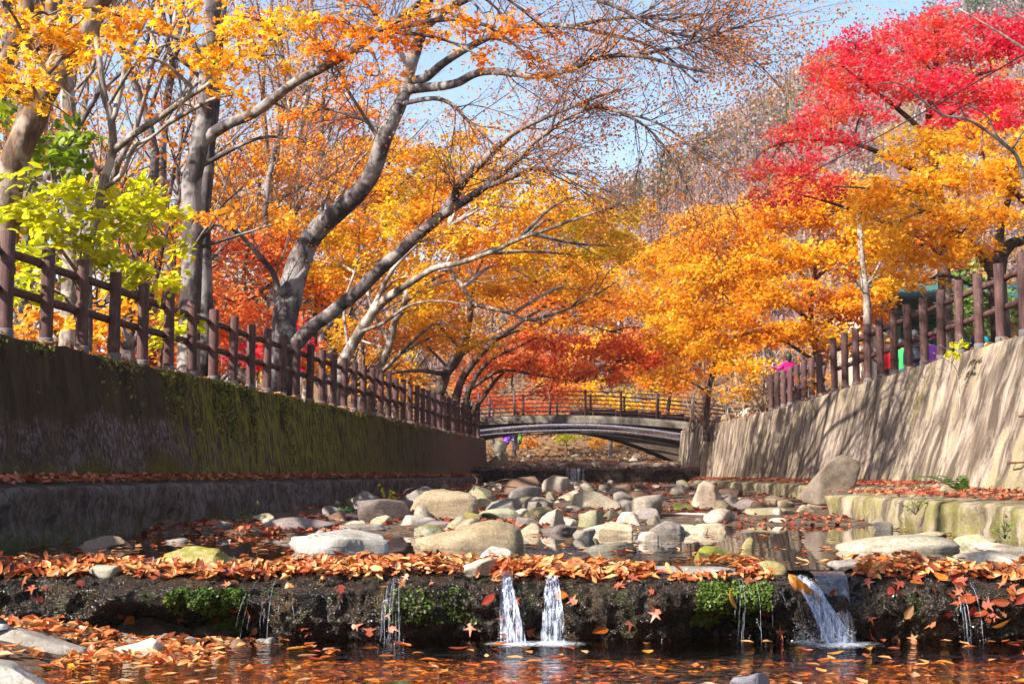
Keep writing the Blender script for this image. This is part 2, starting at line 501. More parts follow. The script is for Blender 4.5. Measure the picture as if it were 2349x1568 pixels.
def wet_rock_material():
    k = NT('wet_mossy_rock')
    p = k.pos()
    n1 = k.noise(p, 3.0, 5, .65); n2 = k.noise(p, 34, 6, .75); n3 = k.noise(p, 9, 5, .7)
    c = k.mix(k.ramp(n3, [(.35, 0), (.65, 1)]), (.005, .004, .003), (.045, .026, .013))
    c = k.mix(k.ramp(n1, [(.55, 0), (.66, .8)]), c, (.10, .062, .028))
    c = k.mix(k.ramp(k.noise(p, 5, 4, .6), [(.56, 0), (.66, .7)]), c, (.045, .055, .008))
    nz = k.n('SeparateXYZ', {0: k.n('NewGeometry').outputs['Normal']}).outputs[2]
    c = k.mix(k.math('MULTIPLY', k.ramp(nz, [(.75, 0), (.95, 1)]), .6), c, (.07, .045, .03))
    vo = k.n('TexVoronoi', {'Vector': p, 'Scale': 75.0, 'Randomness': 1.0}).outputs['Distance']
    b = k.bump(k.math('ADD', n2, k.math('MULTIPLY', n3, .8)), 1.0, .05)
    b = k.bump(k.math('SUBTRACT', 1.0, vo), 1.0, .03, b)
    r = k.ramp(k.noise(p, 18, 4, .7), [(.40, .08), (.62, .32)])
    return k.done(k.bsdf(c, r, b, .6))
M_wet = wet_rock_material()

def water_material(name, tint, bumps, rough=.02, strength=.5, ior=1.36):
    k = NT(name)
    p = k.pos()
    h = 0
    for sc, mp, w in bumps:
        t = k.math('MULTIPLY', k.noise(k.mapped(p, mp), sc, 3, .5), w)
        h = t if h == 0 else k.math('ADD', h, t)
    nm = k.bump(h, strength, .05)
    fr = k.n('Fresnel', {'IOR': ior, 'Normal': nm}).outputs[0]
    tr = k.n('BsdfTransparent', {'Color': tint}).outputs[0]
    gl = k.n('BsdfGlossy', {'Color': (1, 1, 1), 'Roughness': rough, 'Normal': nm}).outputs[0]
    return k.done(k.n('MixShader', {0: fr, 1: tr, 2: gl}).outputs[0])
M_pool = water_material('still_water', (.62, .47, .33), [(1.2, (1, .6, 1), .10), (6, (1, .5, 1), .03)])
M_low = water_material('rippled_water', (.92, .76, .52), [(2.2, (1, .9, 1), 1.3), (8, (.7, 1, 1), 1.0), (22, (.8, 1, 1), .25)], .03, .8, 1.22)

def falling_water():
    k = NT('falling_water')
    tr = k.n('BsdfTransparent', {'Color': (.92, .95, 1)}).outputs[0]
    gl = k.bsdf((.70, .76, .88), .10, spec=.9)
    n = k.noise(k.mapped(k.pos(), (1, 1, .2)), 60, 3)
    return k.done(k.n('MixShader', {0: k.ramp(n, [(.40, .05), (.66, .70)]), 1: tr, 2: gl}).outputs[0])
M_fall = falling_water()
def foam_material():
    k = NT('foam')
    tr = k.n('BsdfTransparent').outputs[0]
    d = k.bsdf((.85, .88, .95), .3, spec=.6)
    n = k.noise(k.pos(), 38, 5, .75)
    g_ = k.n('TexGradient', {'Vector': k.mapped(k.n('TexCoord').outputs['Generated'], (2, 2, 0), (-1, -1, 0))}, gradient_type='SPHERICAL').outputs['Fac']
    f_ = k.math('ADD', k.math('MULTIPLY', g_, .55), k.math('SUBTRACT', n, .5))
    return k.done(k.n('MixShader', {0: k.ramp(f_, [(.12, .0), (.50, .85)]), 1: tr, 2: d}).outputs[0])
M_foam = foam_material()
def veil_material():
    k = NT('water_veil')
    p = k.pos()
    n = k.noise(k.mapped(p, (1, .3, .10)), 70, 4, .65); n2 = k.noise(k.mapped(p, (1, .4, .45)), 26, 4, .7)
    f_ = k.math('ADD', k.math('MULTIPLY', n, .65), k.math('MULTIPLY', n2, .45))
    tr = k.n('BsdfTransparent', {'Color': (.96, .97, 1)}).outputs[0]
    gl = k.bsdf((.74, .80, .92), .15, k.bump(n, .6, .02), .9)
    return k.done(k.n('MixShader', {0: k.ramp(f_, [(.53, 0), (.72, .75)]), 1: tr, 2: gl}).outputs[0])
M_veil = veil_material()

# ------------------------------------------------------------------ the ground: one sheet
gx = np.unique(np.concatenate([np.linspace(-10, 10, 81), np.linspace(-40, -10, 25), np.linspace(10, 40, 25),
                               np.linspace(-420, -40, 40), np.linspace(40, 420, 48)]))
gy = np.unique(np.concatenate([np.linspace(-25, 7, 20), np.linspace(7, 24, 80), np.linspace(24, 52.2, 80), [52.5, 52.8], np.linspace(53, 130, 90), np.linspace(130, 700, 90)]))
GX, GY = np.meshgrid(gx, gy, indexing='ij')
GZ = ground_z(GX, GY)
mb = MB(); mb.grid(np.stack([GX, GY, GZ], -1), flip=True)
g = mb.build('ground', [M_bed, M_bank, M_hill], kind='structure')
na, nb = GX.shape
cx = ((GX[:-1, :-1] + GX[1:, 1:]) / 2); cy = ((GY[:-1, :-1] + GY[1:, 1:]) / 2)
idx = np.where(cy > 125, 2, np.where((cx > top_l(np.minimum(cy, 57)) - .6) & (cx < top_r(cy) + .65) & (cy < 92), 0, 1))
g.data.polygons.foreach_set('material_index', idx.ravel().astype(np.int32))
if g.data.polygons[0].normal.z < 0: g.data.flip_normals()

# ------------------------------------------------------------------ water
def sheet(name, x0, x1, y0, y1, z, mat, n=2):
    m = MB(); xs = np.linspace(x0, x1, n); ys = np.linspace(y0, y1, n)
    A, B = np.meshgrid(xs, ys, indexing='ij')
    m.grid(np.stack([A, B, 0 * A + z], -1), flip=True)
    o = m.build(name, mat, kind='structure')
    if o.data.polygons[0].normal.z < 0: o.data.flip_normals()
    return o
sheet('upper_pool_water', -5.2, 6.6, 10.15, 24, 0.0, M_pool)
sheet('lower_pool_water', -5.2, 6.6, -6, 10.1, -.44, M_low)

# ------------------------------------------------------------------ retaining walls
def wall(name, label, ys, basef, topf, zt, zb, thick, side, mat, ledgef, zl, lmat, label_l):
    """side -1: left wall (faces +x); side +1: right wall (faces -x)"""
    th = thing(name, label, 'retaining wall', (0, 0, 0))
    nz_ = 34
    G = []
    for y in ys:
        b, t, z1 = float(basef(y)), float(topf(y)), float(zt(y))
        v = np.linspace(0, 1, nz_)
        x = b + (t - b) * v; z = zb + (z1 - zb) * v
        pts = np.stack([x, np.full(nz_, y), z], -1)
        # rounded crumbly arris, then the top and the back
        top = np.array([[t + side * .03, y, z1 + .02], [t + side * .12, y, z1 + .03], [t + side * .6, y, z1 + .02], [t + side * thick, y, z1 - .0], [t + side * thick, y, zb - .3]])
        G.append(np.vstack([pts, top]))
    G = np.array(G)
    nz = fbm(G * np.array([.8, .8, .8]), 4, 31)[..., None]
    n2 = fbm(G * np.array([5, 5, 3.2]), 4, 37)[..., None]
    G[:, :nz_ + 3, 0:1] += (nz * .06 + n2 * .012)[:, :nz_ + 3] * 1.0
    G[:, nz_ - 1:nz_ + 3, 2:3] += (n2 * .035 + nz * .03)[:, nz_ - 1:nz_ + 3]
    m = MB(); m.grid(G, flip=(side > 0))
    for e, fl in ((0, side < 0), (-1, side > 0)):     # end caps
        q = G[e]; c = q.mean(0); n = len(q)
        T = np.array([[i, (i + 1) % n, n] for i in range(n)])
        if fl: T = T[:, ::-1]
        m.add(np.vstack([q, c]), None, T)
    m.build('wall_face', mat, th)
    for (ya, yb) in ledgef[1]:
        yy = np.arange(ya, yb + .01, .16)
        L = []
        for y in yy:
            f = float(ledgef[0](y)); b = float(basef(y)); z1 = float(zl(y))
            s = -side
            v = np.linspace(0, 1, 16)
            x = np.full(16, f) + side * .06 * v; z = -.9 + (z1 + .9 - .05) * v
            p1 = np.stack([x, np.full(16, y), z], -1)
            p2 = np.array([[f + side * (.06 + a), y, z1 - .05 + c] for a, c in ((.02, .03), (.06, .045), (.2, .05), (.5, .055))] + [[b + side * .25, y, z1 + .03], [b + side * .25, y, -.9]])
            L.append(np.vstack([p1, p2]))
        L = np.array(L)
        nn = fbm(L * 1.3, 4, 51)[..., None]; n3 = fbm(L * 7, 4, 57)[..., None]
        L[:, :20, 0:1] += (nn * .15 + n3 * .085)[:, :20]
        L[:, 14:20, 2:3] += (n3 * .025 + nn * .04)[:, 14:20]
        lm = MB(); lm.grid(L, flip=(side > 0))
        for e, fl in ((0, side < 0), (-1, side > 0)):
            q = L[e]; c = q.mean(0); n = len(q)
            T = np.array([[i, (i + 1) % n, n] for i in range(n)])
            if fl: T = T[:, ::-1]
            lm.add(np.vstack([q, c]), None, T)
        lm.build('ledge', lmat, th, label=label_l)
    return th

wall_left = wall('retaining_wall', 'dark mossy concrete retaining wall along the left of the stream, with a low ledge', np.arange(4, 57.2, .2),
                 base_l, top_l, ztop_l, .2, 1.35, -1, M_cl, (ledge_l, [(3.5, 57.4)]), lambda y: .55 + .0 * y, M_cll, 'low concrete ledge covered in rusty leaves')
wall_right = wall('retaining_wall', 'pale streaked concrete retaining wall along the right of the stream, with iron rungs', np.arange(4, 59.2, .2),
                  base_r, top_r, ztop_r, -.2, 1.45, 1, M_cr, (ledge_r, [(3.5, 21.5), (21.9, 59.0)]), zledge_r, M_crl, 'low mossy ledge strewn with red leaves')

M_iron = plain('rusty_iron', (.16, .06, .035), .8, .3, .3, .4, 30)
for (X, Y, w) in ((2318, 951, 70), (2323, 1060, 62), (2312, 1152, 56), (2325, 866, 60)):
    c = P(X, Y, 19.0); y0 = 19.2 - (X - 2318) * .02; 
    zc = c[2]; fr = float(base_r(y0) + (top_r(y0) - base_r(y0)) * (zc + .2) / (ztop_r(y0) + .2))
    a = .20
    m = MB(); m.tube([[fr + .12, y0 - a, zc], [fr - .10, y0 - a, zc], [fr - .14, y0 - a + .05, zc - .005], [fr - .14, y0 + a - .05, zc - .01], [fr - .10, y0 + a, zc], [fr + .12, y0 + a, zc]], .014, 6)
    m.build('rung', M_iron, wall_right)

# ------------------------------------------------------------------ fences
def post_material():
    k = NT('brown_post_paint')
    o = k.objc()
    st = k.noise(k.mapped(k.pos(), (6, 6, .5)), 4, 5, .65)
    n2 = k.noise(k.pos(), 7, 5, .7)
    c = k.mix(k.ramp(st, [(.35, 0), (.65, 1)]), (.050, .024, .022), (.125, .060, .054))
    c = k.mix(k.ramp(n2, [(.52, 0), (.7, .5)]), c, (.18, .115, .105))
    c = k.mix(k.ramp(k.noise(k.mapped(k.pos(), (9, 9, .35)), 9, 4, .7), [(.36, .8), (.44, 0)]), c, (.03, .016, .014))
    return k.done(k.bsdf(c, .75, k.bump(st, .5, .02), .2))
M_post = post_material()
M_collar = plain('grey_collar', (.17, .155, .16), .85, .3, 0, .5, 22, .3)
M_bolt = plain('zinc_bolt', (.6, .6, .62), .3, .5, 1.0)

def cyl_mesh(name, r, h, mat, sides=16, taper=1.0):
    m = MB(); m.tube([[0, 0, 0], [0, 0, h * .5], [0, 0, h - .012], [0, 0, h - .003], [0, 0, h]], [r, r * (1 + taper) / 2, r * taper, r * taper - .006, r * taper - .016], sides)
    me = mesh(name, np.vstack(m.V), [np.vstack(m.Q), np.vstack(m.T)], mat, True)
    me.set_sharp_from_angle(angle=math.radians(40))
    return me
def rail_mesh(name, r, mat):
    m = MB(); m.tube([[0, 0, 0], [.5, 0, 0], [1, 0, 0]], r, 10)
    me = mesh(name, np.vstack(m.V), [np.vstack(m.Q), np.vstack(m.T)], mat, True)
    me.set_sharp_from_angle(angle=math.radians(40))
    return me
ME_collar = cyl_mesh('collar', .092, .14, M_collar)
ME_rail = rail_mesh('rail', .052, M_post)
ME_bolt = rail_mesh('bolt', .010, M_bolt)

def fence(label, spots, h, side, rails, seed):
    """spots: list of base points; side: x direction to the bank"""
    r = np.random.default_rng(seed)
    th = thing('log_fence', label, 'fence', tuple(spots[0]))
    o0 = np.array(spots[0])
    pm = cyl_mesh('post', .079, h, M_post)
    prev = None
    for i, s in enumerate(spots):
        s = np.array(s) - o0
        po = obj('post', pm, th, tuple(s))
        po.rotation_euler = (r.normal(0, .008), r.normal(0, .008), r.random() * 6)
        po.scale = (1, 1, 1 + r.normal(0, .012))
        obj('collar', ME_collar, po, (0, 0, -.02))
        for q in rails:
            bo = obj('bolt', ME_bolt, po, (0, 0, h * q))
            bo.rotation_euler = (0, 0, -po.rotation_euler.z + (0 if side < 0 else math.pi))
            bo.scale = (.13, 1, 1)
        if prev is not None:
            for q in rails:
                a = prev + np.array([side * .10, 0, h * q + r.normal(0, .006)]); b = s + np.array([side * .10, 0, h * q + r.normal(0, .006)])
                ro = obj('rail', ME_rail, th, tuple(a))
                d = b - a; L = np.linalg.norm(d)
                ro.rotation_euler = Vector(d).to_track_quat('X', 'Z').to_euler()
                ro.scale = (L * 1.04, 1, 1)
        prev = s
    return th
def wtop_l(y): return (float(top_l(y)) - .13, y, float(ztop_l(y)) + .0)
def wtop_r(y): return (float(top_r(y)) + .13, y, float(ztop_r(y)) + .0)
fence('brown post and rail fence on top of the mossy left wall, nearer stretch', [wtop_l(y) for y in np.arange(12.76, 40.2, 1.045)], 1.22, -1, (.83, .48), 1)
fence('short far stretch of brown fence on the mossy left wall near the bridge', [wtop_l(y) for y in np.arange(41.0, 56.6, 1.045)], 1.2, -1, (.83, .48), 2)
fence('brown post and rail fence on the right wall, nearer stretch in front of the walkers', [wtop_r(y) for y in np.arange(17.9, 33.2, .985)], 1.27, 1, (.82, .46), 3)
fence('lower brown post and rail fence on the right wall beside the two women', [wtop_r(y) for y in np.arange(34.2, 41.0, .86)], 1.05, 1, (.80, .42), 4)

# ------------------------------------------------------------------ the bridge
def zb_br(x): return np.maximum(2.49 - .047 * (x - 1.6) ** 2, .4)
def zt_br(x): return 3.11 - .0095 * (x - 2) ** 2
bridge = thing('arch_bridge', 'low concrete arch footbridge across the stream with thin brown railings and silver pipes', 'bridge', (0, 61.8, 0))
xs = np.linspace(-8.5, 12.5, 85)
def strip(ya, yb, zlo, zhi):
    G = []
    for x in xs:
        a, b = float(zlo(x)), float(zhi(x))
        G.append([[x, ya, a], [x, ya, (a + b) / 2], [x, ya, b - .02], [x, ya + .02, b], [x, yb - .02, b], [x, yb, b - .02], [x, yb, a], [x, ya, a]])
    G = np.array(G) - np.array([0, 61.8, 0])
    m = MB(); m.grid(G)
    for e in (0, -1):
        q = G[e][:-1]; n = len(q)
        m.add(np.vstack([q, q.mean(0)]), None, [[i, (i + 1) % n, n] if e == 0 else [(i + 1) % n, i, n] for i in range(n)])
    return m
o = strip(60.05, 63.45, zb_br, lambda x: zt_br(x) - .30).build('arch', plain('arch_concrete', (.15, .11, .085), .9, .2, 0, .6, 2.2, .4), bridge, smooth=False)
o = strip(59.85, 63.65, lambda x: zt_br(x) - .31, lambda x: zt_br(x)).build('deck', M_cb, bridge, smooth=False)
M_rail = plain('dark_brown_steel', (.075, .038, .036), .55, .4, 0, .2, 6)
M_maroon = plain('maroon_panel', (.16, .065, .06), .7, .3, 0, .5, 1.5)
mpan = MB()
for i in range(8):
    a, b = 2.6 + i * 1.02, 2.6 + (i + 1) * 1.02 - .02
    zc = zt_br((a + b) / 2)
    mpan = MB(); mpan.box(((a + b) / 2, 63.5 - 61.8, zc + .2), (b - a, .08, .5)); mpan.build('kerb_panel', M_maroon, bridge, smooth=False)
def pil(name, pts, r, mat, sides=8):
    m = MB(); m.tube(np.array(pts) - np.array([0, 61.8, 0]), r, sides); return m.build(name, mat, bridge)
for yb, x0 in ((59.95, -7.4), (63.3, -7.0)):
    px = np.arange(x0, 12, 1.5)
    for x in px:
        z = float(zt_br(x)); m = MB(); m.box((x, yb - 61.8, z + .5), (.10, .10, 1.18)); m.build('railing_post', M_rail, bridge, smooth=False)
    for q in np.linspace(.16, 1.02, 6):
        xx = np.linspace(-7.6, 12, 24)
        pil('railing_bar', [[x, yb, zt_br(x) + q] for x in xx], .022, M_rail, 6)
M_foil = NT('silver_pipe'); M_foil = M_foil.done(M_foil.bsdf((.80, .80, .84), M_foil.ramp(M_foil.noise(M_foil.pos(), 7), [(.3, .12), (.7, .35)]), M_foil.bump(M_foil.noise(M_foil.pos(), 9, 4), .35, .02), .5, 1.0))
pp = [(-5.5, 1.55), (-3.6, 2.05), (-2.1, 2.37), (.7, 2.66), (2.56, 2.72), (4.46, 2.64), (7.3, 2.27), (9, 1.95)]
pxs = np.linspace(-5.5, 9, 40); pz = np.interp(pxs, [a for a, b in pp], [b for a, b in pp]); pz = np.convolve(np.pad(pz, 4, mode='edge'), np.ones(9) / 9, 'valid')
pil('pipe', [[x, 59.72, z] for x, z in zip(pxs, pz)], .085, M_foil, 12)
pil('pipe', [[x, 59.78, z - .20 - .02 * math.sin(x)] for x, z in zip(pxs, pz)], .06, M_foil, 12)
pil('pipe_cable', [[x, 59.70, z - .34 - .012 * (x - 2) ** 2 * (x > 2) * .6] for x, z in zip(pxs, pz)], .03, plain('black_cable', (.02, .02, .025), .5), 6)
# ------------------------------------------------------------------ the near weir
wx = np.linspace(-4.9, 5.2, 820)
PROF = np.array([[11.1, -.16], [10.85, -.05], [10.55, .02], [10.2, .01], [9.97, -.03], [9.84, -.07], [9.75, -.13], [9.72, -.22], [9.75, -.32], [9.82, -.42], [9.92, -.55], [10.1, -.75]])
tt = np.concatenate([[0], np.cumsum(np.linalg.norm(np.diff(PROF, axis=0), axis=1))]); tt /= tt[-1]
tv = np.concatenate([np.linspace(0, .42, 22), np.linspace(.43, 1, 68)])
py, pz_ = np.interp(tv, tt, PROF[:, 0]), np.interp(tv, tt, PROF[:, 1])
WG = np.zeros((len(wx), len(tv), 3))
WG[..., 0] = wx[:, None]; WG[..., 1] = py; WG[..., 2] = pz_
def bumpx(x, a, b, s=.12): return sm(a - s, a + s, x) * (1 - sm(b - s, b + s, x))
under = bumpx(wx, -2.75, -1.75, .2) * .34 + bumpx(wx, 1.15, 1.85, .2) * .30 + bumpx(wx, -4.2, -3.1) * -.05
lowpart = sm(-.16, -.36, WG[..., 2])
WG[..., 1] += under[:, None] * lowpart
wob = fbm(np.stack([wx * .9, 0 * wx, 0 * wx], -1), 3, 61)
WG[..., 1] += wob[:, None] * .16 * sm(.2, .5, tv)[None]
notch = bumpx(wx, 1.93, 2.30, .06)
crest = sm(.15, .3, tv) * (1 - sm(.55, .7, tv))
WG[..., 2] -= (notch[:, None] * .075) * crest[None]
WG[..., 2] += (fbm(np.stack([wx * 1.7, 0 * wx, 0 * wx + 3], -1), 3, 67) * .028)[:, None] * crest[None]
face = sm(.30, .46, tv)[None]
nb_ = fbm(WG * 2.6, 4, 71); nm_ = fbm(WG * 8, 4, 73); nf_ = fbm(WG * 30, 3, 79)
rdg = 1 - np.abs(fbm(WG * 5.5, 4, 83)) * 2.2
WG[..., 1] -= face * (nb_ * .13 + nm_ * .075 + nf_ * .034 + (rdg - .4) * .05)
WG[..., 2] += face * (nm_ * .02 + nf_ * .010) + (1 - face) * (nm_ * .012)
m = MB(); m.grid(WG, flip=False)
weir = m.build('weir', M_wet, label='low wet weir of dark mossy rock across the front of the picture', cat='weir')
dzx = np.gradient(WG, axis=0); dzv = np.gradient(WG, axis=1)
WN = np.cross(dzx, dzv); WN /= np.linalg.norm(WN, axis=-1)[..., None] + 1e-9
if WN[400, 10, 2] < 0: WN = -WN
if weir.data.polygons[10].normal.z < 0: weir.data.flip_normals()

# moss cushions on the weir
M_moss = leaf_mat('moss_green', [(.015, .035, .004), (.045, .085, .008), (.10, .16, .015), (.17, .20, .02)], .25, 4.0)
mr = np.random.default_rng(5)
for (xa, xb, z0, z1, n) in ((-2.35, -1.75, -.40, -.10, 5200), (1.0, 1.85, -.36, -.06, 5200), (-.95, -.2, -.34, -.10, 1000), (3.3, 3.9, -.40, -.12, 1000)):
    I = np.where((wx > xa) & (wx < xb))[0]
    i = mr.choice(I, n * 3); j = mr.integers(30, len(tv), n * 3)
    p = WG[i, j]; c = fbm(p * 6, 3, 91) + .35 - 1.6 * (np.abs((p[:, 0] - (xa + xb) / 2) / ((xb - xa) / 2)) ** 2) * .45
    ok = (p[:, 2] > z0) & (p[:, 2] < z1) & (c > .05)
    p, nr = p[ok][:n], WN[i, j][ok][:n]
    mm = MB(); leaves(mm, p + nr * .008 + mr.normal(0, .006, p.shape), nr + mr.normal(0, .7, nr.shape), mr.uniform(.012, .030, len(p)), 'kite', r=mr)
    mm.build('moss', M_moss, weir, kind='stuff')

# far weir under the bridge and the flat slab above it
def block(name, xa, xb, ya, yb, z0, z1, mat, seed, amp=.07, n=(70, 14), **kw):
    m = MB()
    xs_ = np.linspace(xa, xb, n[0])
    prof = np.array([[yb, z1 - .02], [(ya + yb) / 2, z1], [ya + .08, z1], [ya, z1 - .07], [ya + .03, (z0 + z1) / 2], [ya + .10, z0]])
    t = np.concatenate([[0], np.cumsum(np.linalg.norm(np.diff(prof, axis=0), axis=1))]); t /= t[-1]
    v = np.linspace(0, 1, n[1] * 2)
    G = np.zeros((n[0], n[1] * 2, 3)); G[..., 0] = xs_[:, None]; G[..., 1] = np.interp(v, t, prof[:, 0]); G[..., 2] = np.interp(v, t, prof[:, 1])
    G[..., 1] += amp * 1.5 * fbm(G * 1.2, 4, seed); G[..., 2] += amp * .5 * fbm(G * 2.1, 4, seed + 5)
    m.grid(G); o = m.build(name, mat, **kw)
    if o.data.polygons[2].normal.z < 0: o.data.flip_normals()
    return o
far_weir = block('weir', -1.6, 7.0, 51.9, 53.6, .1, .86, M_wet, 5, .08, (90, 18), label='dark far weir with a thin fall of water in front of the bridge', cat='weir')
block('rock_ledge', -1.0, 7.6, 57.5, 59.5, .75, 1.12, M_cb, 15, .16, label='flat leaf-strewn stone shelf under the arch of the bridge', cat='rock ledge')

# ------------------------------------------------------------------ falling water
wr_ = np.random.default_rng(12)
def fall(label, x0, x1, n, dx, big=1.0, sheetx=None, y=9.60, fan=.5):
    th = thing('waterfall', label, 'waterfall', ((x0 + x1) / 2, y, -.44))
    o0 = np.array(th.location)
    m = MB()
    for i in range(n):
        xa = wr_.uniform(x0, x1); z0 = wr_.uniform(-.10, -.02) if wr_.random() < .6 else wr_.uniform(-.30, -.06)
        z1 = -.45 if wr_.random() < .75 else wr_.uniform(-.42, z0 - .05)
        k = 9; t = np.linspace(0, 1, k)
        pts = np.zeros((k, 3))
        xc = (x0 + x1) / 2
        ta = wr_.uniform(0, .75) if i % 4 else 0.0; tb_ = min(1.0, ta + wr_.uniform(.12, .55)) if i % 4 else 1.0
        t = ta + (tb_ - ta) * t
        z0, z1 = -.03, -.45
        pts[:, 0] = xc + (xa - xc) * (.75 + fan * t) + dx * t ** 1.3 + wr_.normal(0, .012) * t + np.cumsum(wr_.normal(0, .0022, k))
        pts[:, 2] = z0 + (z1 - z0) * t ** 1.35
        pts[:, 1] = y - .02 - .06 * np.sqrt(t) + wr_.normal(0, .014) + .26 * (1 - t) ** 3
        rr = wr_.uniform(.0006, .0015) * big * (.5 + .8 * wr_.random(k)) * (1 - .3 * t)
        m.tube(pts - o0, rr, 4)
    m.build('water_strand', M_fall, th, kind='stuff')
    if sheetx:
        a, b = sheetx; G = np.zeros((26, 22, 3)); t = np.linspace(0, 1, 22)
        for i, u in enumerate(np.linspace(0, 1, 26)):
            x = a + (b - a) * u
            G[i, :, 0] = x + (-.01 * t) + .006 * np.sin(u * 14 + t * 5); G[i, :, 2] = .005 - .02 * t ** .5 - .43 * t ** 1.5
            G[i, :, 1] = 9.98 - .43 * np.sqrt(t) - .02 * t + .014 * np.sin(u * 11 + 3 * t) + .02 * fbm(np.stack([u * 8 + 0 * t, t * 2, 0 * t], -1), 2, 5)
        m = MB(); m.grid(G - o0); m.build('water_sheet', M_sheet, th)
    for lay in range(2 if n > 30 else 0):
        G = np.zeros((24, 26, 3)); t = np.linspace(0, 1, 26); xc = (x0 + x1) / 2; hw = (x1 - x0) / 2
        for i, u in enumerate(np.linspace(-1, 1, 24)):
            wob_ = fbm(np.stack([u * 5 + 0 * t + x0, t * 2.2, 0 * t + lay], -1), 2, 3 + lay)
            G[i, :, 0] = xc + u * hw * (.85 + fan * t) + dx * t ** 1.3 + .012 * wob_
            G[i, :, 2] = -.02 - .43 * t ** 1.35 + (.012 * fbm(np.array([[u * 9, x0, lay]]), 2, 4)[0] if n > 30 else 0)
            G[i, :, 1] = y - .02 - .065 * np.sqrt(t) + .30 * (1 - t) ** 3 - .018 * lay + .014 * wob_
        m2 = MB(); m2.grid(G - o0); m2.build('water_sheet', M_veil, th)
    # droplets
    m = MB(); nd = int(n * 6 * big)
    p = np.stack([wr_.uniform(x0 - .03, x1 + .03 + max(dx, 0), nd) , wr_.normal(y - .08, .05, nd), -.44 + np.abs(wr_.normal(0, .05 * big, nd))], -1)
    leaves(m, p - o0, wr_.normal(0, 1, p.shape), wr_.uniform(.004, .010, nd), 'kite', r=wr_)
    m.build('droplets', M_fall, th, kind='stuff')
    if n < 30: return th
    # foam where it lands
    th_ = np.linspace(0, 2 * np.pi, 40, endpoint=False)
    cx_ = (x0 + x1) / 2 + dx * .9; rx_ = (x1 - x0) * .9 + .16 * big; ry = .16 * big + .06
    ring = [np.array([[cx_, y - .08, -.428]])]
    for q in (.35, .7, 1.0):
        w_ = 1 + .25 * fbm(np.stack([np.cos(th_) * 2, np.sin(th_) * 2, 0 * th_ + x0], -1), 3, 9)
        ring.append(np.stack([cx_ + np.cos(th_) * rx_ * q * w_, y - .08 + np.sin(th_) * ry * q * w_, np.full(40, -.428 - .009 * q)], -1))
    V = np.vstack(ring); T = [[0, 1 + i, 1 + (i + 1) % 40] for i in range(40)]
    Q = [[1 + 40 * a + i, 1 + 40 * (a + 1) + i, 1 + 40 * (a + 1) + (i + 1) % 40, 1 + 40 * a + (i + 1) % 40] for a in (0, 1) for i in range(40)]
    m = MB(); m.add(V - o0, Q, T); m.build('foam', M_foam, th)
    return th
def sheet_material():
    k = NT('water_sheet')
    n = k.noise(k.mapped(k.pos(), (1, 1, .25)), 22, 3)
    nm = k.bump(n, .6, .02)
    tr = k.n('BsdfTransparent', {'Color': (.75, .78, .8)}).outputs[0]
    gl = k.n('BsdfGlossy', {'Color': (1, 1, 1), 'Roughness': .06, 'Normal': nm}).outputs[0]
    return k.done(k.n('MixShader', {0: k.math('ADD', k.n('Fresnel', {'IOR': 1.5, 'Normal': nm}).outputs[0], .08), 1: tr, 2: gl}).outputs[0])
M_sheet = sheet_material()
def wX(X): return (X - 1174.5) / F * 9.7
fall('main waterfall pouring through the notch on the right of the weir', wX(1812), wX(1856), 230, .20, 1.5, (wX(1868), wX(1942)))
fall('fanning little waterfall near the middle of the weir', wX(1152), wX(1174), 46, .06, 1.0, (wX(1148), wX(1176)), fan=1.3)
fall('broader sparkling waterfall just right of the middle one', wX(1250), wX(1282), 44, .0, 1.0, fan=.9)
fall('thin veil of water left of the middle of the weir', wX(880), wX(925), 24, 0, .8)
fall('tall single trickle far right on the weir', wX(2180), wX(2190), 8, 0, .9)
fall('thinner trickle rightmost on the weir', wX(2213), wX(2219), 4, .01, .8)
fall('few fine drips below the green moss on the left of the weir', wX(560), wX(700), 8, 0, .9)
fall('fine drips under the dark hollow between the moss and the notch', wX(1660), wX(1790), 9, 0, .9)
th = thing('waterfall', 'thin white fall dropping over the far weir near the bridge', 'waterfall', (2.25, 51.75, .3))
m = MB()
for i in range(30):
    x = wr_.normal(0, .16); t = np.linspace(0, 1, 7)
    m.tube(np.stack([x + wr_.normal(0, .01, 7), -.05 - .08 * np.sqrt(t), .56 - .58 * t], -1), wr_.uniform(.006, .016), 4)
m.build('water_strand', M_fall, th, kind='stuff')

